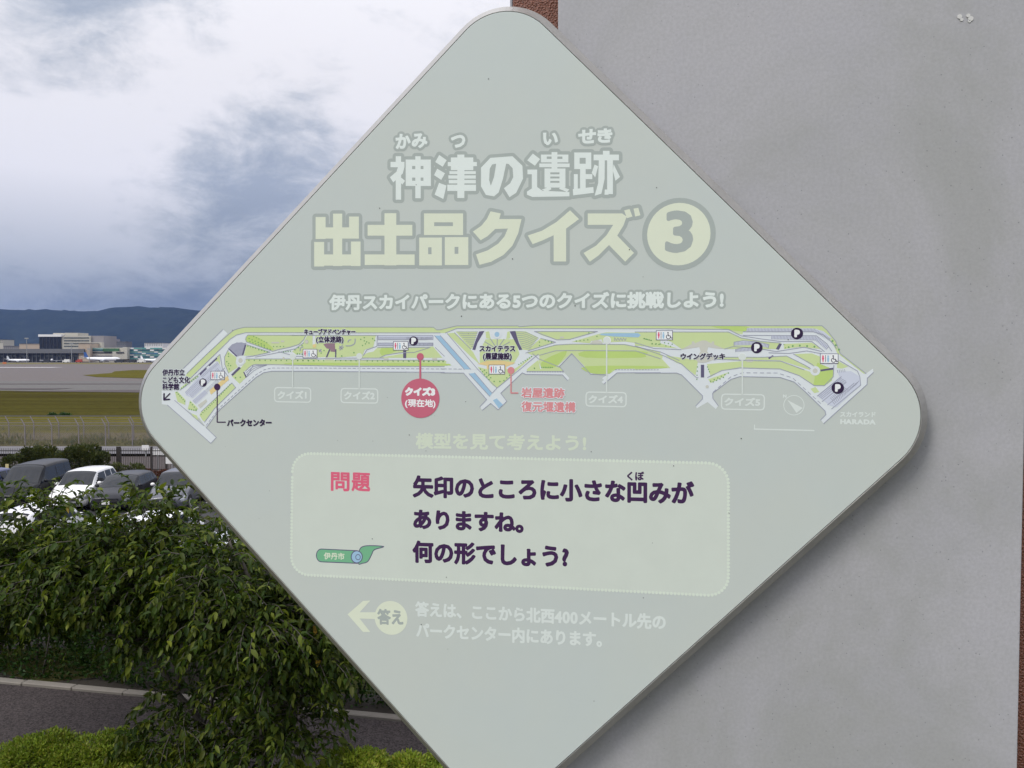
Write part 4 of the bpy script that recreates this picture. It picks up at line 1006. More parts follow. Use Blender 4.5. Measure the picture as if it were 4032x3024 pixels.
c_mline = flat('map_line', pc(150, 154, 170)); c_tree = flat('map_tree_green', pc(112, 160, 104)); c_mgrey = flat('map_grey', pc(152, 155, 172)); c_mdark = flat('map_dark', pc(92, 88, 116)); c_blue = flat('map_blue', pc(150, 184, 208)); c_orange = flat('map_orange', pc(214, 194, 140)); c_lot = flat('map_parking', pc(192, 198, 212))
c_box = flat('quiz_box', pc(194, 202, 193)); c_bead = flat('quiz_box_bead', pc(203, 213, 200)); c_white = flat('icon_white', pc(222, 226, 230)); c_scroll = flat('scroll_green', pc(112, 172, 134)); c_brown = flat('map_brown', pc(140, 116, 128)); c_beige = flat('map_beige', pc(190, 192, 182))

Z = lambda x0, y0, s: (lambda pts: [(x0+x/s, y0+y/s) for x, y in pts])
ZA = Z(1100, 450, 1.2289); Z3 = Z(600, 1250, 3.017); Z4 = Z(1150, 1230, 3.53); Z7 = Z(1600, 1200, 2.212); Z8 = Z(2500, 1200, 2.011); Z5 = Z(2800, 1230, 3.16); ZB = Z(1100, 1650, 1.2289); ZM = Z(1100, 1750, 3.017)
# title
def boxes(lst, zf):
    out = []
    for ch, x0, y0, x1, y1 in lst:
        (a, b), (c, d) = zf([(x0, y0), (x1, y1)]); out.append((ch, text_box(ch, a, b, c, d)))
    return out
ZT = Z(1102, 394, 1.2208)
def Rc(x0, y0, x1, y1): return [(x0, y0), (x1, y0), (x1, y1), (x0, y1)]
def frame(x0, y0, x1, y1, holes):        # rectangle with a column of holes, as plain rectangles
    hx0, hx1 = holes[0][0], holes[0][2]; out = [Rc(x0, y0, hx0, y1), Rc(hx1, y0, x1, y1)]; y = y0
    for h in holes: out.append(Rc(hx0-.5, y, hx1+.5, h[1])); y = h[3]
    return out+[Rc(hx0-.5, y, hx1+.5, y1)]
LIME = {'出': [Rc(172, 562, 220, 668), Rc(333, 560, 380, 664), Rc(172, 612, 380, 666), Rc(256, 546, 300, 798), Rc(165, 682, 213, 800), Rc(342, 680, 388, 798), Rc(165, 742, 388, 796)],
 '土': [Rc(503, 544, 560, 795), Rc(422, 600, 637, 652), Rc(408, 742, 648, 793)],
 '品': frame(693, 545, 881, 649, [(742, 588, 832, 606)])+frame(670, 661, 779, 795, [(713, 708, 729, 741)])+frame(793, 659, 906, 793, [(840, 706, 858, 739)]),
 'ク': [[(1013, 535), (1062, 545), (1055, 572), (1162, 572), (1146, 640), (1118, 700), (1075, 745), (1015, 778), (960, 792), (943, 742), (1000, 722), (1050, 690), (1080, 655), (1096, 618), (1035, 620), (998, 655), (965, 674), (928, 632), (968, 605), (995, 572)]],
 'イ': [[(1395, 530), (1438, 572), (1376, 618), (1376, 776), (1316, 776), (1316, 650), (1260, 676), (1215, 693), (1192, 651), (1260, 628), (1330, 586)]],
 'ズ': [[(1480, 545), (1645, 545), (1667, 560), (1652, 602), (1622, 652), (1702, 735), (1660, 777), (1582, 697), (1532, 747), (1490, 777), (1460, 735), (1520, 700), (1570, 650), (1602, 600), (1480, 600)], [(1655, 530), (1681, 524), (1695, 560), (1668, 568)], [(1700, 522), (1723, 518), (1733, 554), (1708, 560)]]}
PALE = {'神': [Rc(557, 270, 583, 302), Rc(532, 297, 599, 323), [(568, 322), (599, 322), (591, 353), (545, 396), (529, 371), (560, 345)], Rc(557, 358, 583, 479), [(582, 372), (602, 388), (590, 406), (578, 396)],
   Rc(605, 286, 636, 412), Rc(690, 286, 726, 412), Rc(605, 286, 726, 317), Rc(605, 332, 726, 373), Rc(605, 388, 726, 413), Rc(651, 270, 677, 472)],
 '津': [[(766, 264), (802, 289), (783, 321), (747, 298)], [(756, 330), (794, 352), (776, 384), (741, 361)], [(765, 398), (801, 411), (786, 476), (744, 455)], Rc(853, 262, 887, 471), Rc(822, 276, 930, 337), Rc(807, 298, 947, 318), Rc(815, 342, 942, 356), Rc(810, 362, 942, 378), Rc(812, 384, 942, 401), Rc(805, 407, 943, 437)],
 'の': [[(1012, 278), (1118, 270), (1166, 316), (1169, 378), (1136, 446), (1104, 467), (1077, 424), (1107, 400), (1122, 370), (1119, 328), (1100, 308), (1088, 306), (1072, 380), (1052, 444), (1030, 463), (990, 456), (967, 415), (967, 325)]],
 '遺': [[(1216, 257), (1251, 284), (1226, 316), (1189, 290)], [(1190, 334), (1237, 334), (1237, 418), (1262, 436), (1392, 442), (1392, 463), (1214, 466), (1188, 455), (1188, 440), (1211, 425), (1211, 357), (1190, 357)],
   Rc(1255, 262, 1387, 272), Rc(1255, 262, 1283, 300), Rc(1358, 262, 1387, 300), Rc(1255, 283, 1387, 300), Rc(1306, 250, 1334, 330), Rc(1247, 305, 1393, 323), Rc(1272, 329, 1300, 421), Rc(1344, 329, 1373, 421), Rc(1272, 329, 1373, 348), Rc(1272, 357, 1373, 368), Rc(1272, 377, 1373, 389), Rc(1272, 398, 1373, 421), [(1258, 431), (1298, 416), (1306, 428), (1284, 441)], [(1342, 427), (1352, 416), (1392, 430), (1380, 442)]],
 '跡': [Rc(1415, 252, 1441, 332), Rc(1470, 252, 1497, 332), Rc(1415, 252, 1497, 278), Rc(1415, 306, 1497, 332), Rc(1443, 332, 1470, 440), Rc(1413, 356, 1432, 455), Rc(1470, 356, 1502, 380), [(1408, 428), (1507, 418), (1509, 446), (1410, 458)], Rc(1508, 262, 1630, 290), Rc(1553, 244, 1585, 264),
   [(1533, 290), (1562, 290), (1561, 380), (1546, 450), (1513, 460), (1530, 400)], Rc(1573, 290, 1601, 452), [(1562, 430), (1580, 430), (1580, 455), (1560, 455)], [(1513, 310), (1530, 318), (1516, 372), (1499, 350)], [(1604, 308), (1635, 370), (1613, 388), (1601, 340)]]}
def drawn(name, chars, m, layer, out, om, label):
    pr = Print(); po = Print()
    for k, (ch, ps) in enumerate(chars.items()):
        q = [mmp(ZT(p)) for p in ps]; pr.polys(q, layer+.1*(k % 2)); po.polys(q+[g for p in q for g in line_polys(p, out*2, True, n=14)], layer-1-.25*(k % 4))
    if chars is PALE:                    # the counter of the round kana shows the grey behind it
        hole = Print(); hole.polys([mmp(ZT([(1040, 306), (1030, 368), (1014, 412), (1006, 385), (1009, 330), (1020, 310)]))], layer+.5); hole.build('lettering_counter', om, sign)
    po.build('lettering_outline', om, sign); return pr.build(name, m, sign, label=label)
drawn('title_lettering', PALE, c_pale, 3, 4.0, c_out, 'pale grey title characters')
drawn('title_lettering', LIME, c_lime, 3.4, 4.2, c_out, 'pale yellow second title line')
for bl_ in ([('か', 566, 98, 632, 163), ('み', 644, 96, 713, 160)], [('つ', 834, 104, 896, 158)], [('い', 1280, 92, 1344, 145)], [('せ', 1450, 76, 1528, 138), ('き', 1543, 72, 1608, 134)]): letter('reading_lettering', boxes(bl_, ZA), 1.0, c_pale, 4.4, outline=(3.0, c_out), sq=True)
def disc(px, py, r, m, layer, name, parent=None, n=40, label=None):
    c = mmp([(px, py)])[0]; pr = Print(); pr.polys([circ(c, r*PXMM, n)], layer); return pr.build(name, m, parent or sign, label=label)
cc = ZA([(1932, 580)])[0]; dm = 1/1.0
disc(cc[0], cc[1], 137, c_out, 3.1, 'number_disc_outline'); dsc = disc(cc[0], cc[1], 118, c_lime, 3.7, 'number_disc', label='pale yellow disc with the numeral 3')
letter('numeral', boxes([('3', 1876, 474, 1994, 662)], ZA), 2.1, c_out, 4.3, dsc)
letter('tagline_lettering', text_line('伊丹スカイパークにある5つのクイズに挑戦しよう!', 1299, 1218, 2846, 1209, 57), .95, c_pale, 3, label='pale tagline under the title', outline=(2.6, c_out))

# ---- map
mp = Print(); mp.polys([mmp(smooth_pts(p, True, 2) if sm_ else p) for p, sm_ in (
    (Z3([(840, 140), (893, 190), (330, 760), (262, 870), (265, 985), (400, 1100), (640, 1310), (760, 1425), (695, 1495), (180, 1040), (112, 1030), (110, 868), (240, 868), (370, 605)]), 0),
    (Z3([(410, 665), (700, 385), (930, 180), (1000, 138), (1100, 115), (1961, 112), (1961, 637), (1420, 637), (1320, 656), (1230, 712), (790, 1105), (640, 1305), (560, 1200), (400, 1095), (265, 985), (260, 870), (330, 780)]), 0),
    (Z4([(0, 205), (1965, 205), (2010, 242), (2080, 240), (2118, 226), (2118, 832), (0, 818)]), 0),
    (Z7([(0, 195), (250, 198), (265, 215), (310, 213), (440, 183), (970, 183), (985, 190), (1110, 180), (2212, 180), (2212, 300), (2212, 590), (1835, 592), (1720, 690), (1700, 672), (1722, 655), (1705, 640), (1750, 610), (1605, 604), (1440, 425), (1330, 540), (1420, 640), (1405, 660), (1360, 610), (1040, 606), (1010, 592), (822, 770), (875, 840), (800, 915), (735, 858), (662, 918), (640, 888), (700, 826), (498, 594), (0, 592)]), 0),
    (Z8([(0, 165), (1480, 165), (1520, 200), (1590, 290), (1625, 385), (1830, 545), (1885, 505), (1888, 535), (1840, 580), (1838, 630), (1495, 940), (1470, 912), (1512, 870), (1505, 840), (1350, 690), (1260, 610), (1150, 575), (830, 568), (760, 590), (615, 700), (617, 740), (660, 800), (640, 825), (575, 770), (490, 820), (482, 800), (535, 745), (535, 720), (370, 555), (330, 540), (0, 540)]), 0))], 1)
MAP = mp.build('map_base', c_mpale, sign, label='long pale park map across the board')
def areas(name, lst, m, layer, sm_=True, parent=None):
    for k, p in enumerate(lst): pr = Print(); pr.polys([mmp(smooth_pts(p, True, 3) if sm_ else p)], layer+.1*(k % 8)); pr.build(name, m, parent or MAP)
areas('lawn', [
    Z3([(410, 665), (700, 385), (930, 180), (1000, 138), (1100, 115), (1961, 113), (1961, 180), (1110, 180), (1000, 208), (930, 258), (880, 300), (430, 735), (395, 700)]),
    Z4([(0, 206), (1963, 206), (2010, 243), (2080, 241), (2118, 226), (2118, 262), (2060, 283), (0, 283)]),
    Z7([(0, 196), (250, 199), (265, 215), (310, 213), (440, 184), (970, 184), (985, 191), (1110, 181), (2212, 181), (2212, 208), (440, 206), (340, 246), (0, 248)]),
    Z8([(0, 167), (1480, 167), (1530, 210), (1590, 290), (1625, 385), (1830, 545), (1810, 545), (1600, 380), (1560, 290), (1440, 190), (885, 184), (880, 205), (858, 212), (850, 235), (800, 225), (740, 195), (0, 190)])], c_green, 2, False)
areas('lawn', [
    Z3([(1135, 208), (1820, 210), (1800, 262), (1740, 320), (1640, 352), (1490, 383), (1430, 400), (1115, 288), (1112, 235)]), Z3([(1120, 322), (1400, 412), (1200, 452), (1088, 455)]),
    Z3([(897, 397), (998, 475), (990, 540), (1015, 590), (905, 662), (862, 560), (857, 470)]), Z3([(1110, 496), (1958, 496), (1958, 556), (1350, 560), (1200, 562), (1090, 640), (1120, 706), (1036, 788), (945, 700), (1045, 605), (1110, 530)]),
    Z3([(945, 777), (990, 832), (740, 1080), (620, 1235), (602, 1230), (560, 1160), (582, 1118)]), Z3([(268, 885), (300, 880), (395, 980), (390, 1040), (300, 1000)]), Z3([(447, 985), (545, 1080), (520, 1115), (420, 1088)]),
    Z3([(735, 520), (800, 440), (805, 560), (780, 520)]), Z3([(560, 700), (540, 700), (330, 860), (340, 830), (520, 690)]), Z3([(465, 1140), (530, 1165), (545, 1225), (480, 1180)]),
    Z4([(0, 318), (205, 318), (120, 440), (0, 480)]), Z4([(215, 318), (285, 318), (285, 450), (400, 470), (460, 620), (360, 625), (150, 560), (60, 590), (0, 540), (120, 470)]), Z4([(325, 318), (1165, 318), (1130, 480), (1010, 520), (980, 600), (640, 628), (455, 620), (400, 480), (325, 455)]),
    Z4([(1190, 486), (1920, 486), (1700, 556), (1490, 562), (1300, 592), (1220, 630), (940, 630), (1050, 560), (1130, 545)]), Z4([(1250, 622), (1500, 580), (1700, 572), (1990, 490), (2118, 610), (2118, 630), (1240, 630)]),
    Z4([(0, 661), (460, 661), (590, 664), (2118, 664), (2118, 745), (0, 738)]), Z4([(1985, 330), (2005, 330), (2118, 440), (2118, 520), (1960, 350)]),
    Z7([(0, 370), (130, 372), (250, 362), (345, 460), (0, 462)]), Z7([(0, 486), (355, 486), (330, 540), (0, 540)]), Z7([(355, 250), (420, 243), (580, 410), (640, 520), (560, 450)]),
    Z7([(430, 232), (620, 232), (575, 380), (560, 385)]), Z7([(640, 400), (690, 300), (950, 300), (985, 430), (930, 520), (640, 520)]), Z7([(945, 228), (1040, 232), (1150, 285), (1060, 395), (1010, 390)]),
    Z7([(690, 235), (720, 232), (735, 300), (695, 290)]), Z7([(870, 300), (880, 235), (900, 232), (905, 290)]), Z7([(1115, 232), (1665, 232), (1640, 245), (1420, 300), (1310, 305), (1180, 265)]),
    Z7([(1170, 292), (1300, 325), (1065, 400), (1060, 390)]), Z7([(1440, 322), (1690, 250), (1740, 240), (2110, 245), (2212, 290), (2212, 360), (1900, 320), (1710, 330), (1700, 300), (1610, 315), (1600, 335), (1440, 322)]),
    Z7([(1045, 415), (1300, 350), (1440, 340), (1900, 345), (2212, 410), (2212, 480), (2212, 555), (1830, 560), (1770, 600), (1610, 596), (1440, 420), (1290, 560), (1180, 560), (1155, 500), (1160, 440), (1100, 440)]),
    Z7([(1150, 480), (1165, 560), (1340, 540), (1370, 580), (1050, 578), (1050, 560)]), Z7([(620, 540), (700, 560), (870, 560), (940, 560), (1000, 520), (1060, 470), (1110, 440), (820, 700), (790, 722), (750, 700)]),
    Z8([(0, 215), (740, 215), (840, 260), (1000, 290), (1150, 300), (1160, 300), (1120, 350), (780, 350), (700, 350), (560, 285), (370, 350), (280, 290), (120, 240), (0, 250)]),
    Z8([(0, 285), (150, 290), (340, 345), (0, 325)]), Z8([(0, 330), (220, 400), (215, 430), (280, 500), (0, 515)]), Z8([(240, 400), (500, 440), (480, 560), (370, 470), (330, 460)]),
    Z8([(570, 470), (860, 445), (1150, 450), (1340, 515), (1460, 555), (1500, 480), (1570, 520), (1560, 600), (1500, 640), (1420, 640), (1300, 560), (1150, 508), (830, 495), (690, 520), (600, 570)]),
    Z8([(570, 415), (1020, 415), (1200, 405), (1350, 480), (1400, 520), (1150, 440), (640, 430)]), Z8([(1255, 390), (1400, 385), (1465, 410), (1470, 500), (1420, 490)]), Z8([(1180, 310), (1400, 300), (1480, 350), (1300, 335), (1180, 350)]),
    Z8([(580, 590), (740, 535), (700, 570), (600, 620)]), Z8([(1600, 440), (1690, 490), (1640, 505), (1600, 500)]), Z8([(1390, 665), (1430, 650), (1460, 690), (1420, 700)])], c_green, 2.6, False)
areas('bright_lawn', [Z4([(0, 700), (940, 705), (940, 735), (0, 730)]), Z4([(990, 705), (2118, 710), (2118, 742), (990, 738)]), Z7([(1550, 405), (2060, 405), (2080, 440), (2040, 460), (1560, 460)]), Z7([(1560, 535), (2212, 535), (2212, 555), (1830, 560), (1770, 600), (1610, 596)]), Z7([(1200, 480), (1400, 400), (1300, 540), (1180, 545)]),
    Z8([(600, 170), (885, 172), (880, 205), (840, 210)]), Z8([(1420, 600), (1440, 470), (1470, 470), (1570, 520), (1560, 590), (1500, 638), (1420, 635)]), Z3([(1140, 215), (1240, 230), (1400, 330), (1420, 385), (1120, 290)]), Z4([(1240, 500), (1500, 490), (1400, 560), (1250, 600)])], c_green2, 3.5)
areas('water', [Z7([(245, 268), (295, 268), (560, 562), (505, 562)]), Z7([(545, 600), (595, 593), (747, 770), (727, 798)]), Z7([(755, 832), (787, 815), (840, 870), (805, 902)]), Z7([(1680, 262), (1700, 250), (1800, 247), (2020, 247), (2042, 265), (2020, 284), (1800, 276)]), Z4([(1985, 322), (2060, 322), (2118, 380), (2118, 450)])], c_blue, 4.35, False)
areas('path', [Z7([(150, 264), (245, 266), (505, 562), (440, 562), (330, 480)]), Z7([(300, 264), (355, 250), (620, 560), (560, 562)])], c_mpale, 4.25, False)
areas('plaza', [Z3([(900, 370), (945, 320), (1000, 300), (1060, 295), (1115, 310), (1070, 450), (1005, 465)]), Z8([(365, 355), (450, 310), (450, 290), (470, 290), (475, 305), (530, 282), (560, 282), (605, 305), (610, 290), (628, 290), (628, 315), (710, 350), (640, 345), (580, 335), (570, 370), (640, 430), (560, 458), (500, 458), (480, 430), (520, 370), (510, 335), (440, 345)]), Z7([(1600, 340), (1625, 312), (1660, 305), (1700, 318), (1712, 340)])], c_beige, 4, False)
areas('plaza', [Z3([(900, 370), (945, 320), (1000, 300), (1060, 295), (1115, 310), (1070, 450), (1005, 465)])], c_mgrey, 4.5, False)
areas('forecourt', [Z3([(690, 905), (680, 862), (895, 690), (910, 740), (700, 915)]), Z7([(620, 515), (700, 490), (820, 485), (950, 505), (870, 540), (870, 560), (700, 560), (700, 530)]), Z4([(285, 455), (300, 440), (325, 440), (340, 460), (330, 490), (290, 490)])], c_orange, 4.2, False)
areas('parking_lot', [Z3([(560, 685), (775, 520), (830, 625), (700, 740), (480, 960), (400, 925), (390, 890)]), Z3([(475, 985), (620, 860), (660, 900), (520, 1030)]), Z4([(1195, 320), (1960, 320), (1960, 378), (1195, 378)]), Z4([(1195, 425), (1960, 425), (1960, 462), (1195, 462)]), Z7([(0, 265), (220, 268), (220, 305), (0, 300)]), Z7([(0, 328), (225, 330), (230, 358), (0, 355)]),
    Z5([(445, 195), (1270, 198), (1400, 235), (1500, 320), (1480, 335), (1370, 260), (1260, 240), (440, 238)]), Z5([(750, 292), (1310, 300), (1460, 420), (1430, 460), (1300, 345), (745, 330)]), Z5([(285, 370), (400, 352), (550, 362), (720, 400), (705, 440), (540, 405), (285, 412)]), Z5([(305, 460), (420, 438), (500, 440), (500, 478), (315, 488)]),
    Z5([(1570, 740), (1740, 730), (1850, 800), (1860, 900), (1560, 1180), (1480, 1160), (1320, 1040), (1600, 800)])], c_lot, 4.3, False)
areas('building', [Z4([(435, 445), (480, 430), (595, 430), (600, 505), (545, 515), (480, 500)]), Z4([(535, 500), (600, 500), (600, 550), (535, 545)])], c_brown, 4.8, False)
areas('building', [Z4([(462, 628), (580, 632), (580, 665), (462, 662)]), Z4([(1275, 630), (1340, 630), (1340, 670), (1275, 670)]), Z4([(1950, 630), (2015, 630), (2015, 672), (1950, 672)]), Z5([(440, 575), (520, 575), (520, 618), (440, 618)]), Z3([(540, 1040), (640, 970), (650, 1000), (570, 1080)]), Z3([(1415, 290), (1508, 290), (1508, 308), (1415, 308)]), Z3([(1527, 273), (1568, 273), (1568, 293), (1527, 293)]), Z7([(1338, 277), (1372, 277), (1372, 292), (1338, 292)])], c_beige, 4.9, False)
areas('steps', [Z3([(935, 680), (1030, 583), (1052, 602), (955, 695)]), Z4([(1545, 530), (1587, 530), (1587, 635), (1545, 635)]), Z4([(600, 512), (618, 512), (616, 626), (598, 626)]), Z4([(515, 510), (535, 515), (490, 625), (470, 622)]), Z3([(1100, 320), (1116, 328), (1080, 452), (1064, 445)]), Z3([(900, 372), (912, 366), (1008, 455), (998, 467)]), Z3([(1080, 652), (1092, 645), (1124, 708), (1110, 716)]),
    Z5([(805, 455), (845, 388), (880, 392), (842, 465)]), Z5([(708, 565), (765, 532), (780, 545), (722, 582)]), Z5([(1358, 712), (1518, 688), (1522, 712), (1362, 735)]), Z8([(522, 475), (548, 475), (548, 575), (522, 575)]), Z7([(635, 232), (680, 228), (620, 330), (600, 395), (575, 390), (600, 320)]), Z7([(900, 232), (950, 228), (980, 330), (1010, 390), (985, 395), (940, 310)]), Z3([(560, 665), (640, 598), (648, 608), (570, 690)]), Z3([(665, 565), (765, 478), (772, 490), (675, 580)])], c_mdark, 5, False)
# thin outlines
pr = Print(); LW = 2.6*PXMM
outl = [smooth_pts(Z3([(410, 665), (700, 385), (930, 180), (1000, 138), (1100, 115)])) + Z3([(1961, 112)]) + Z4([(1965, 205), (2010, 242), (2080, 240)]) + Z7([(310, 213), (440, 183), (970, 183), (985, 190), (1110, 180), (2212, 181)]) + Z8([(400, 165), (1480, 165), (1520, 200), (1590, 290), (1625, 385), (1830, 545)]),
    Z3([(430, 745), (900, 285), (918, 262), (1000, 208), (1110, 180), (1961, 181)]) + Z4([(700, 284), (2060, 284)]), Z3([(840, 140), (370, 605)]), Z3([(180, 1040), (695, 1495), (760, 1425), (640, 1310)]), Z3([(640, 1310), (790, 1105), (1230, 712), (1320, 656), (1420, 637), (1961, 637)]) + Z4([(700, 822), (2118, 832)]) + Z7([(300, 592), (498, 594), (700, 826), (640, 888)]),
    Z7([(662, 918), (735, 858), (800, 915), (875, 840), (822, 770), (1010, 592), (1040, 606), (1360, 610), (1405, 660)]), Z7([(1330, 540), (1440, 425), (1605, 604), (1750, 610)]), Z7([(1720, 690), (1835, 592), (2212, 590)]) + Z8([(0, 540), (330, 540), (370, 555), (535, 720), (535, 745), (482, 800)]),
    Z8([(660, 800), (617, 740), (615, 700), (760, 590), (830, 568), (1150, 575), (1260, 610), (1350, 690), (1505, 840), (1512, 870), (1470, 912)]), Z8([(1495, 940), (1838, 630), (1840, 580), (1888, 535)]),
    Z3([(265, 985), (400, 1100), (610, 1285)]), Z3([(1135, 208), (1820, 210), (1800, 262), (1740, 320), (1640, 352), (1490, 383), (1430, 402), (1115, 288), (1112, 235), (1135, 208)]), Z3([(1120, 322), (1400, 412), (1200, 457), (1110, 470)]),
    Z3([(905, 662), (862, 560), (857, 470), (900, 385), (1000, 300), (1115, 308)]), Z3([(1500, 405), (1700, 460), (1960, 470)]), Z3([(1220, 470), (1430, 430), (1700, 370), (1800, 300)]), Z3([(1110, 492), (1961, 492)]) + Z4([(700, 634), (1275, 634)]), Z4([(600, 660), (2118, 664)]), Z3([(1120, 706), (1200, 562), (1350, 558), (1961, 572)]) + Z4([(700, 748), (2118, 752)]),
    Z3([(945, 777), (582, 1118)]), Z3([(990, 832), (740, 1080), (620, 1245)]), Z3([(945, 777), (990, 832)]), Z3([(700, 740), (860, 600)]), Z3([(805, 440), (830, 600), (900, 700)]), Z3([(800, 440), (390, 820), (330, 860)]), Z4([(1190, 486), (1920, 486), (1700, 556), (1490, 562), (1300, 592), (1220, 630)]), Z4([(0, 318), (1185, 318), (1180, 470), (1040, 520), (990, 600)]),
    Z4([(1195, 378), (1195, 320), (1960, 320), (1960, 378), (1195, 378)]), Z4([(1195, 462), (1195, 425), (1960, 425), (1960, 462), (1195, 462)]), Z4([(1990, 486), (2118, 610)]), Z7([(245, 268), (505, 562)]), Z7([(295, 268), (560, 562)]), Z7([(355, 250), (620, 560)]), Z7([(545, 600), (727, 798)]), Z7([(595, 593), (747, 770), (790, 725), (1150, 430)]), Z7([(620, 560), (790, 725)]),
    Z7([(420, 243), (560, 385)]), Z7([(340, 246), (440, 206), (2212, 208)]) + Z8([(400, 192), (740, 195), (840, 245), (1000, 270), (1150, 290), (1400, 290), (1500, 370)]), Z7([(1115, 232), (1665, 232), (1420, 302), (1310, 305), (1115, 232)]), Z7([(1170, 292), (1300, 325), (1060, 400)]), Z7([(1040, 420), (1300, 350), (1440, 342), (1900, 345), (2212, 410)]) + Z8([(350, 440)]), Z7([(1100, 425), (1150, 470), (1340, 545), (1370, 580), (1050, 580)]),
    Z7([(1160, 440), (1300, 400), (1440, 398), (2000, 402), (2212, 470)]), Z8([(0, 215), (740, 215), (840, 262), (1000, 290), (1150, 302)]), Z8([(0, 300), (150, 345), (365, 355)]), Z8([(0, 325), (220, 400), (370, 470), (490, 580), (500, 575)]), Z8([(575, 575), (690, 520), (830, 500), (1150, 508), (1300, 560), (1420, 640), (1500, 640), (1570, 570), (1575, 480)]),
    Z8([(640, 430), (860, 440), (1150, 445), (1340, 515)]), Z8([(640, 415), (1020, 415), (1200, 405), (1350, 480), (1400, 510)]), Z8([(710, 350), (780, 330), (1000, 350), (1120, 370), (1340, 335), (1480, 370)]), Z8([(1060, 380), (1220, 385), (1360, 365), (1470, 385)]), Z8([(1255, 390), (1400, 470), (1430, 500)]),
    Z5([(400, 240), (1270, 240), (1400, 280), (1500, 370), (1560, 450)]), Z5([(400, 285), (1310, 290), (1440, 390), (1500, 480)]), Z5([(285, 412), (285, 370), (400, 352), (550, 362), (720, 400), (710, 445)]), Z5([(305, 490), (305, 460), (420, 438), (500, 440)]), Z5([(1500, 1200), (1860, 905), (1850, 800), (1820, 730), (1600, 600)]), Z5([(1320, 1040), (1620, 800)]), Z5([(1380, 1110), (1680, 870)]), Z5([(1450, 1150), (1780, 880)])]
for l in outl: pr.polys(line_polys(mmp(l), LW, cap=True, n=6), 5.6)
pr.build('map_lines', c_mline, MAP)
pr = Print()                              # centre-line dashes, parking bay ticks, terrace steps
for l, on, off in ((Z3([(640, 1280), (800, 1070), (1230, 680), (1330, 620), (1420, 600), (1961, 600)]) + Z4([(700, 775), (2118, 786)]) + Z7([(300, 558), (500, 560)]), 3.6, 2.6), (Z8([(620, 690), (760, 570), (850, 538), (1130, 540), (1250, 580), (1480, 790)]), 4, 3.4), (Z7([(1050, 585), (1370, 585)]), 1.6, 1.4), (Z7([(1820, 566), (2212, 566)]), 2.0, 1.4)):
    for d_ in dashes(mmp(l), on, off): pr.polys(line_polys(d_, 2.2*PXMM, n=5), 5.9)
def ticks(a, b, c, d, n):                # bars between line a-b and line c-d
    for k in range(n+1):
        t = k/n; p = (a[0]+(b[0]-a[0])*t, a[1]+(b[1]-a[1])*t); q = (c[0]+(d[0]-c[0])*t, c[1]+(d[1]-c[1])*t); pr.polys(line_polys(mmp([p, q]), 2.0*PXMM, cap=False), 5.9)
tk = lambda zf, a, b, c, d, n: ticks(*zf([a, b, c, d]), n)
tk(Z4, (1200, 340), (1955, 340), (1200, 376), (1955, 376), 52); tk(Z4, (1200, 428), (1955, 428), (1200, 460), (1955, 460), 52); tk(Z7, (5, 280), (215, 280), (5, 302), (215, 302), 18); tk(Z7, (5, 332), (225, 334), (5, 354), (225, 354), 18)
tk(Z5, (450, 197), (1270, 199), (445, 237), (1262, 240), 46); tk(Z5, (1290, 202), (1480, 320), (1275, 240), (1462, 345), 12); tk(Z5, (755, 294), (1300, 300), (750, 332), (1290, 345), 30); tk(Z5, (1320, 310), (1460, 425), (1300, 350), (1430, 460), 9)
tk(Z5, (290, 370), (550, 362), (290, 408), (545, 403), 15); tk(Z5, (560, 364), (718, 400), (555, 405), (705, 440), 9); tk(Z5, (310, 460), (500, 440), (318, 488), (500, 476), 11)
tk(Z3, (575, 690), (765, 535), (600, 712), (788, 560), 15); tk(Z3, (390, 880), (550, 735), (420, 915), (585, 765), 14); tk(Z3, (440, 905), (770, 600), (475, 945), (800, 640), 26); tk(Z3, (485, 985), (760, 740), (515, 1020), (790, 770), 22)
tk(Z5, (1330, 1030), (1600, 815), (1390, 1075), (1680, 860), 18); tk(Z5, (1480, 1060), (1640, 930), (1520, 1100), (1700, 960), 10); tk(Z5, (1510, 1110), (1840, 850), (1540, 1145), (1800, 900), 16); tk(Z5, (1570, 715), (1660, 708), (1575, 750), (1665, 742), 4)
for k in range(9): pr.polys(line_polys(mmp(Z7([(445+k*15, 236+k*16), (625-k*5, 236+k*16)])), 1.8*PXMM), 5.9); pr.polys(line_polys(mmp(smooth_pts(Z7([(955+k*6, 236+k*16), (1040, 240+k*17), (1150-k*9, 290+k*12)]))), 1.8*PXMM), 5.9)
for k in range(4): pr.polys(line_polys(mmp(smooth_pts(Z3([(1105+k*8, 640+k*20), (1200+k*10, 562+k*18), (1360, 565)]))), 2*PXMM), 5.9)
for k in range(7): a = radians(20+k*23); pr.polys(line_polys(mmp(Z7([(790+cos(a)*40, 390-sin(a)*30), (790+cos(a)*150, 400-sin(a)*110)])), 3*PXMM), 5.9)
pr.polys(line_polys(mmp(Z7([(1812, 312), (1815, 285), (1830, 312), (1842, 288), (1855, 312), (1868, 288), (1880, 312), (1892, 288), (1905, 312), (1915, 290)])), 2.2*PXMM), 6)
for r0, r1 in ((60, 0), (105, 0)):       # arcs of the fan plaza
    pr.polys(line_polys(mmp([(x, y) for x, y in Z3([(1045+r0*cos(radians(a)), 500-r0*1.0*sin(radians(a))*1.2) for a in range(70, 136, 10)])]), 2.4*PXMM), 6)
pr.build('map_marks', c_mline, MAP, kind='stuff')
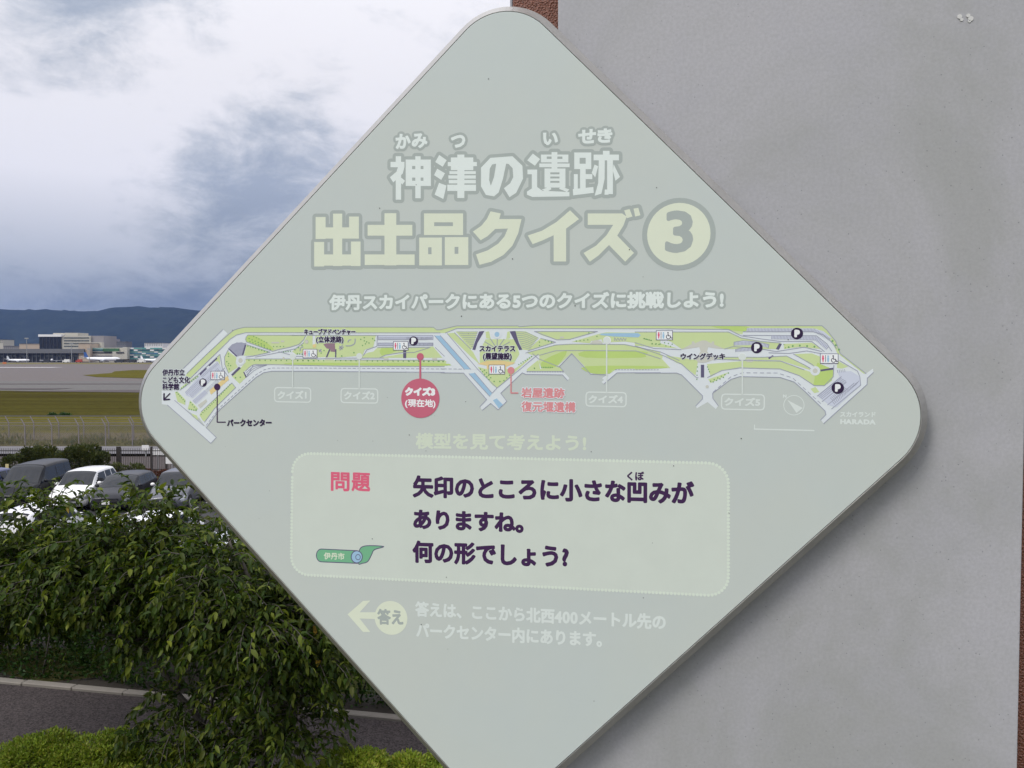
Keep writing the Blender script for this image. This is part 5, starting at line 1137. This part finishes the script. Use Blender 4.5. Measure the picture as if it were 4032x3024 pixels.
# round things on the map
for p, rr in ((Z3([(1048, 512)]), 60/3.017), (Z7([(790, 258)]), 38/2.212), (Z5([(1294, 727)]), 56/3.16)): pr = Print(); pr.polys([circ(mmp(p)[0], rr*PXMM)], 6.2); pr.build('map_disc', c_mpale, MAP)
for p, rr in ((Z3([(1668, 465)]), 42/3.017), (Z4([(935, 610)]), 46/3.53), (Z7([(1748, 310)]), 34/2.212), (Z5([(388, 552)]), 45/3.16)): pr = Print(); pr.polys([circ(mmp(p)[0], rr*PXMM)], 6.6); pr.build('map_disc', c_white, MAP)
pr = Print()
for p, rr in ((Z3([(1048, 512)]), 30/3.017), (Z5([(1294, 727)]), 28/3.16), (Z8([(572, 648)]), 12/2.011), (Z3([(1833, 290)]), 22/3.017), (Z3([(1560, 484)]), 15/3.017)): pr.polys([circ(mmp(p)[0], rr*PXMM)], 6.8)
pr.build('map_hubs', c_beige, MAP); pr = Print(); pr.polys([circ(mmp(Z7([(790, 258)]))[0], 22/2.212*PXMM)], 6.8); pr.build('map_pond', c_blue, MAP)
# tree dots
pr = Print(); dots = []
def row(zf, a, b, n, r=8): dots.extend([(zf([(a[0]+(b[0]-a[0])*k/(n-1), a[1]+(b[1]-a[1])*k/(n-1))])[0], r) for k in range(n)])
row(Z3, (1148, 507), (1470, 510), 6); row(Z3, (1530, 510), (1920, 514), 7); row(Z4, (80, 668), (440, 670), 6); row(Z4, (605, 670), (890, 672), 5); row(Z4, (1045, 675), (1905, 678), 13); row(Z4, (2045, 680), (2100, 680), 2); row(Z7, (25, 492), (320, 494), 8)
row(Z3, (580, 1150), (750, 985), 9, 7); row(Z3, (800, 930), (920, 800), 7, 7); row(Z3, (1150, 250), (1330, 330), 6, 8); row(Z3, (1160, 285), (1400, 380), 8, 8); row(Z3, (1205, 225), (1360, 300), 6, 7); row(Z3, (1135, 340), (1225, 365), 4, 7); row(Z3, (1265, 382), (1365, 408), 4, 8); row(Z3, (1440, 345), (1560, 345), 4, 7); row(Z3, (1560, 410), (1640, 400), 4, 7); row(Z3, (905, 432), (905, 462), 2, 8); row(Z3, (885, 525), (930, 572), 3, 8); row(Z3, (900, 572), (915, 612), 2, 7); row(Z3, (988, 715), (1045, 710), 2, 10)
row(Z3, (290, 890), (385, 995), 6, 8); row(Z3, (440, 1090), (520, 1105), 4, 8); row(Z3, (455, 1010), (520, 1090), 4, 8); row(Z3, (350, 840), (540, 705), 9, 8)
row(Z4, (955, 375), (1005, 350), 2, 8); row(Z4, (1005, 395), (1070, 425), 3, 8); row(Z4, (980, 460), (1020, 437), 2, 8); row(Z4, (1120, 365), (1150, 390), 2, 8); row(Z4, (690, 605), (860, 560), 2, 9); row(Z4, (405, 565), (445, 530), 2, 8); row(Z4, (75, 575), (140, 580), 3, 9); row(Z4, (40, 520), (140, 460), 3, 8)
row(Z7, (645, 560), (720, 650), 5, 8); row(Z7, (680, 570), (735, 635), 4, 8); row(Z7, (765, 668), (815, 668), 2, 9); row(Z7, (850, 660), (925, 590), 4, 8); row(Z7, (980, 520), (1090, 450), 7, 7); row(Z7, (1180, 545), (1270, 545), 7, 7); row(Z7, (1480, 315), (1580, 305), 4, 7); row(Z7, (1160, 325), (1160, 355), 2, 7); row(Z7, (1210, 310), (1265, 325), 3, 7); row(Z7, (2070, 295), (2130, 310), 5, 6); row(Z7, (2140, 340), (2200, 345), 3, 7); row(Z7, (1660, 275), (1590, 245), 2, 7); row(Z7, (1115, 552), (1116, 553), 1 + 1, 7)
row(Z8, (75, 268), (130, 282), 4, 6); row(Z8, (138, 308), (200, 310), 3, 6); row(Z8, (235, 300), (295, 312), 3, 6); row(Z8, (245, 325), (282, 328), 2, 6); row(Z8, (600, 605), (740, 540), 6, 7); row(Z8, (620, 610), (700, 575), 4, 7); row(Z8, (495, 492), (490, 590), 4, 6); row(Z8, (575, 492), (590, 530), 3, 6); row(Z5, (965, 432), (1015, 418), 2, 11); row(Z5, (1103, 412), (1285, 426), 3, 11); row(Z5, (1510, 355), (1590, 462), 3, 12); row(Z5, (905, 400), (925, 440), 2, 5)
for k, ((x, y), r_0) in enumerate(dots):
    sc_ = {True: 1}[True]; pr.polys([circ(mmp([(x, y)])[0], 2.9*PXMM*(r_0/8)**.7, 7)], 6.3)
pr.build('map_trees', c_tree, MAP)
# play equipment squiggles
pr = Print()
for l in (smooth_pts(Z4([(750, 465), (820, 462), (870, 430), (878, 370)])), smooth_pts(Z4([(778, 412), (790, 388), (818, 380)])), Z4([(655, 500), (700, 462)]), Z4([(665, 520), (715, 480)]), Z4([(660, 470), (700, 510)]), Z4([(372, 520), (410, 545)]), Z4([(378, 548), (405, 512)]), smooth_pts(Z3([(1755, 395), (1765, 360), (1790, 350)]))): pr.polys(line_polys(mmp(l), 4*PXMM), 6.4)
pr.polys([circ(mmp(Z4([(203, 408)]))[0], 28/3.53*PXMM)], 6.4); pr.build('map_play_equipment', c_mgrey, MAP)

# ---- pins and callouts
def pin(lines, dotc, r, wd, m, name, layer=12, label=None):
    pr = Print(); pr.polys(line_polys(mmp(lines), wd*PXMM, cap=False)+[circ(mmp([dotc])[0], r*PXMM, 28)], layer); return pr.build(name, m, sign, label=label)
for nm, zf, dot_, y1, bx, tx in (('クイズ1', Z3, (1668, 465), 830, (1453, 832, 1880, 1008), (1492, 968, 1828, 966)), ('クイズ2', Z4, (935, 610), 1055, (682, 1057, 1190, 1262), (728, 1208, 1145, 1212)),
                             ('クイズ4', Z7, (1745, 310), 758, (1566, 760, 1913, 888), (1590, 856, 1883, 858)), ('クイズ5', Z5, (388, 552), 1015, (132, 1017, 660, 1213), (170, 1158, 605, 1166))):
    s_ = {Z3: 3.017, Z4: 3.53, Z7: 2.212, Z5: 3.16}[zf]; d0 = zf([dot_])[0]; e0 = zf([(dot_[0], y1)])[0]
    p = pin([d0, e0], d0, 13, 5, c_ghost, 'callout_pin', 11); (xa, ya), (xb, yb) = zf([(bx[0], bx[1]), (bx[2], bx[3])]); q = mmp([(xa, ya), (xb, yb)]); x0, y0, x1, y1_ = q[0][0], q[1][1], q[1][0], q[0][1]; rr = 3.4
    lp = [(x0+rr-rr*cos(a), y1_-rr+rr*sin(a)) for a in (0, .8, 1.57)]+[(x1-rr+rr*sin(a), y1_-rr+rr*cos(a)) for a in (0, .8, 1.57)]+[(x1-rr+rr*cos(a), y0+rr-rr*sin(a)) for a in (0, .8, 1.57)]+[(x0+rr-rr*sin(a), y0+rr-rr*cos(a)) for a in (0, .8, 1.57)]
    pr = Print(); pr.polys(line_polys(lp, 1.5, True), 1); pr.build('callout_frame', c_ghost, p)
    (xa, ya), (xb, yb) = zf([(tx[0], tx[1]), (tx[2], tx[3])]); letter('callout_lettering', text_line(nm, xa, ya, xb, yb, 30), .55, c_ghost, 1, p)
d0 = Z4([(1783, 615)])[0]; c0 = Z4([(1783, 1193)])[0]
pk_ = pin([d0, c0], d0, 14.5, 7.5, c_pinkd, 'here_pin', 12, 'pink you-are-here marker on the map'); disc(c0[0], c0[1], 79, c_pinkd, 12.5, 'here_disc', pk_)
letter('here_lettering', text_line('クイズ3', 1598, 1556, 1711, 1557, 29), .95, c_white, 13.5, pk_); letter('here_lettering', text_line('(現在地)', 1596, 1600, 1714, 1602, 28), .35, c_white, 13.5, pk_)
a_, b_2, c_2 = Z7([(912, 572), (912, 768), (975, 768)]); rp = pin([a_, b_2, c_2], a_, 14, 5, c_rose, 'ruin_pin', 12, 'faded rose pin with two lines of rose lettering')
letter('ruin_lettering', text_line('岩屋遺跡', 2054, 1564, 2222, 1567, 37), .45, c_rose, 12, rp, outline=(.9, c_mpale)); letter('ruin_lettering', text_line('復元堰遺構', 2054, 1619, 2265, 1623, 38), .4, c_rose, 12, rp, outline=(.9, c_mpale))
a_, b_2, c_2 = Z3([(771, 825), (771, 1243), (872, 1243)]); cp = pin([a_, b_2, c_2], a_, 14, 4.5, c_ink, 'park_centre_pin', 12, 'dark purple pin of the park centre at the left of the map')
letter('park_centre_lettering', text_line('パークセンター', 896, 1678, 1069, 1677, 26), .5, c_ink2, 12, cp)
for body, x0, y0, x1, y1, h in (('キューブアドベンチャー', 1199, 1317, 1399, 1317, 21), ('(立体迷路)', 1246, 1348, 1352, 1348, 23), ('スカイテラス', 1889, 1384, 2028, 1384, 23), ('(展望施設)', 1903, 1415, 2014, 1415, 25), ('ウイングデッキ', 2681, 1415, 2854, 1415, 23),
                              ('伊丹市立', 641, 1478, 727, 1478, 23), ('こども文化', 642, 1508, 748, 1508, 24), ('科学館', 641, 1534, 705, 1534, 23)):
    letter('map_lettering', text_line(body, x0, y0, x1, y1, h), .42, c_ink2, 12, outline=(.5, c_mpale))
letter('map_lettering', text_line('スカイランド', 3309, 1641, 3447, 1642, 20), .3, c_ghost, 1); letter('map_lettering', text_line('HARADA', 3310, 1670, 3446, 1672, 22), .5, c_ghost, 1)
pr = Print(); pr.polys(line_polys(mmp(Z3([(210, 903), (145, 968)])), 5*PXMM)+line_polys(mmp(Z3([(140, 905), (138, 978), (205, 972)])), 6.5*PXMM), 12); pr.build('direction_arrow', c_ink2, sign)
# compass and scale
pr = Print(); c5 = mmp(Z5([(1030, 1155)]))[0]; pr.polys(line_polys(circ(c5, 115/3.16*PXMM, 36), .75, True), 1); pr.polys([mmp(Z5([(950, 1090), (1140, 1190), (1062, 1250)]))], 1.4); pr.build('compass', c_ghost, sign, label='faint compass circle with a north needle')
letter('compass_lettering', boxes([('N', 898, 1025, 935, 1058)], Z5), .3, c_ghost, 1)
pr = Print(); pr.polys(line_polys(mmp(Z5([(540, 1452), (1278, 1470)])), 5*PXMM), 1); pr.polys(line_polys(mmp(Z5([(540, 1452), (540, 1400)])), 3*PXMM), 1.3); pr.build('scale_bar', c_ghost, sign, label='faint scale bar under the map')
# parking marks
for p, r_1 in ((Z3([(603, 773)])[0], 17.2), (Z4([(1690, 397)])[0], 18.5), (Z5([(1068, 263)])[0], 21.5), (Z5([(568, 438)])[0], 21), (Z5([(1575, 940)])[0], 22)):
    d_ = disc(p[0], p[1], r_1, c_ink2, 12, 'parking_mark'); k = r_1*.46
    letter('parking_letter', [('P', text_box('P', p[0]-k*.70, p[1]-k*1.15, p[0]+k*.80, p[1]+k*1.15))], 1.0, c_white, 13, d_)
# toilet marks
for (x0, y0), (x1, y1) in (Z3([(693, 635), (862, 742)]), Z4([(150, 508), (352, 635)]), Z4([(1405, 400), (1618, 528)]), Z7([(718, 522), (860, 606)]), Z8([(167, 203), (300, 280)]), Z5([(1355, 512), (1583, 638)])):
    X = lambda f: x0+(x1-x0)*f; Y = lambda f: y0+(y1-y0)*f; h = y1-y0
    pr = Print(); pr.polys([mmp([(x0, y0), (x1, y0), (x1, y1), (x0, y1)])], 12); b = pr.build('toilet_mark', c_mdark, sign)
    pr = Print(); pr.polys([mmp([(x0+2.2, y0+2.2), (x1-2.2, y0+2.2), (x1-2.2, y1-2.2), (x0+2.2, y1-2.2)])], 12.6); pr.build('panel', c_white, b)
    pr = Print(); pr.polys([circ(mmp([(X(.16), Y(.27))])[0], .09*h*PXMM, 10), mmp([(X(.09), Y(.42)), (X(.12), Y(.36)), (X(.20), Y(.36)), (X(.23), Y(.42)), (X(.20), Y(.64)), (X(.18), Y(.86)), (X(.14), Y(.86)), (X(.12), Y(.64))])], 13.2); pr.build('figure', c_pink, b)
    pr = Print(); pr.polys([circ(mmp([(X(.44), Y(.27))])[0], .09*h*PXMM, 10), mmp([(X(.38), Y(.38)), (X(.50), Y(.38)), (X(.50), Y(.60)), (X(.48), Y(.86)), (X(.40), Y(.86)), (X(.38), Y(.60))])], 13.2); pr.build('figure', c_blue, b)
    pr = Print(); pr.polys([mmp([(X(.285), Y(.16)), (X(.315), Y(.16)), (X(.315), Y(.86)), (X(.285), Y(.86))])], 13.2)
    pr.polys(line_polys(mmp([(X(.72), Y(.34)), (X(.73), Y(.56)), (X(.84), Y(.56)), (X(.90), Y(.80)), (X(.95), Y(.78))]), .075*h*PXMM)+[circ(mmp([(X(.71), Y(.24))])[0], .07*h*PXMM, 8)], 13.2)
    pr.polys(line_polys([(lambda q: q)(mmp([(X(.735)+h*.21*cos(radians(a)), Y(.66)-h*.21*sin(radians(a)))])[0]) for a in range(120, 370, 25)], .065*h*PXMM), 13.5); pr.build('wheelchair', c_ink2, b)
# ---- lower half
letter('prompt_lettering', text_line('模型を見て考えよう!', 1639, 1764, 2306, 1774, 58), .75, c_lime2, 1, label='faint pale yellow prompt line above the quiz box')
q = mmp([(1152, 1784), (2868, 1825), (2868, 2348), (1146, 2261)]); 
def rrect(q, r, n=7):
    out = []
    for i in range(4):
        p = Vector(q[i]); a = (Vector(q[i-1])-p).normalized(); b = (Vector(q[(i+1) % 4])-p).normalized(); s0 = p+a*r; s1 = p+b*r; c = p+a*r+b*r
        for k in range(n+1):
            t = k/n; v = (s0-c)*cos(t*pi/2)+(s1-c)*sin(t*pi/2); out.append(tuple(c+v))
    return out
bxp = rrect(q, 23); pr = Print(); pr.polys([bxp], 1.2); QB = pr.build('quiz_panel', c_box, sign, label='rounded paler panel holding the question')
pr = Print(); al = dashes(bxp+[bxp[0]], 4.2, .001)
pr.polys([circ(s_[0], 1.9, 9) for s_ in al], 1.9); pr.build('beaded_edge', c_bead, QB)
letter('heading_lettering', boxes([('問', 252, 260, 337, 346), ('題', 352, 262, 437, 348)], ZB), .75, c_pink, 2.4, QB, label='pink heading in the quiz panel')
letter('question_lettering', text_line('矢印のところに小さな凹みが', 1629, 1954, 2729, 1983, 80), 1.25, c_ink, 2.4, QB, label='first line of the dark purple question')
letter('question_lettering', text_line('くぼ', 2471, 1891, 2535, 1891, 33), .5, c_ink, 2.4, QB); letter('question_lettering', text_line('ありますね。', 1631, 2080, 2058, 2096, 74), 1.25, c_ink, 2.4, QB, label='second line of the dark purple question')
letter('question_lettering', text_line('何の形でしょう?', 1628, 2211, 2236, 2232, 80), 1.25, c_ink, 2.4, QB, label='third line of the dark purple question')
# green scroll with writing
sc1 = smooth_pts(ZM([(1022, 1205), (1240, 1212), (1130, 1250), (1095, 1310), (1050, 1390), (985, 1412), (940, 1412), (950, 1260)]), True, 4); cap_l = ZM([(500+60*cos(radians(a)), 1318-76*sin(radians(a))) for a in range(90, 271, 15)]) + ZM([(930, 1412), (925, 1262)])
pr = Print(); pr.polys([mmp(sc1), mmp(cap_l)], 2.4); SC = pr.build('scroll', c_scroll, QB, label='small green scroll')
pr = Print(); pr.polys(line_polys(mmp(cap_l), 1.1, True), 2.8); pr.polys(line_polys(mmp(sc1), 1.1, True), 3.0); pr.build('scroll_outline', c_mdark, SC)
e_ = [tuple(p) for p in ZM([(920+66*cos(radians(a)), 1335-72*sin(radians(a))) for a in range(0, 360, 15)])]
pr = Print(); pr.polys([mmp(e_)], 3.4); pr.build('scroll_end', c_blue, SC); pr = Print(); pr.polys(line_polys(mmp(e_), 1.1, True), 3.8); pr.polys(line_polys(mmp(ZM([(935+28*cos(radians(a)), 1338-32*sin(radians(a))) for a in range(0, 360, 30)])), .8, True), 4.0); pr.build('scroll_outline', c_mdark, SC)
letter('scroll_lettering', text_line('伊丹市', 1276, 2201, 1356, 2203, 25), .25, c_lime, 3.4, SC)
# answer arrow and text
ac = ZB([(540, 962)])[0]; AR = disc(ac[0], ac[1], 69, c_lime, 1.6, 'answer_disc', label='pale yellow disc with the word for answer')
pr = Print(); pr.polys([mmp(ZB([(330, 945), (405, 880), (440, 878), (388, 935), (470, 935), (470, 968), (388, 965), (440, 1030), (405, 1030)]))], 1.1); pr.build('answer_arrow', c_lime, AR)
letter('answer_lettering', text_line('答え', 1489, 2456, 1586, 2459, 56), .8, c_out, 2.2, AR)
letter('answer_lettering', text_line('答えは、ここから北西400メートル先の', 1637, 2424, 2619, 2478, 55), .75, c_ghost, 1, label='first faint line of the answer note'); letter('answer_lettering', text_line('パークセンター内にあります。', 1641, 2508, 2368, 2546, 55), .75, c_ghost, 1, label='second faint line of the answer note')
bpy.data.objects.remove(_fo)
# specks of dirt on the face
pr = Print(); r = np.random.default_rng(8)
for k in range(60):
    u, v = r.uniform(-.42, .42, 2)*1000
    if abs(u)+abs(v) < 460: pr.polys([circ((u, v), r.uniform(.25, .75), 6)], 15)
pr.build('dirt_specks', flat('dirt', (.05, .05, .05), .9), sign, kind='stuff')

# ================================================================== HAZE
hz_m = bpy.data.materials.new('haze_air'); hz_m.use_nodes = True; t = NT(hz_m.node_tree); t.n.clear()
pv = t.new('ShaderNodeVolumePrincipled'); pv.inputs['Density'].default_value = HAZE; pv.inputs['Color'].default_value = (.30, .46, 1.0, 1); pv.inputs['Anisotropy'].default_value = .2
ho = t.new('ShaderNodeOutputMaterial'); t.link(pv.outputs[0], ho.inputs['Volume'])
MB().box(-4600, 4600, -350, 5600, -1.5, 330).build('haze', hz_m, kind='stuff')
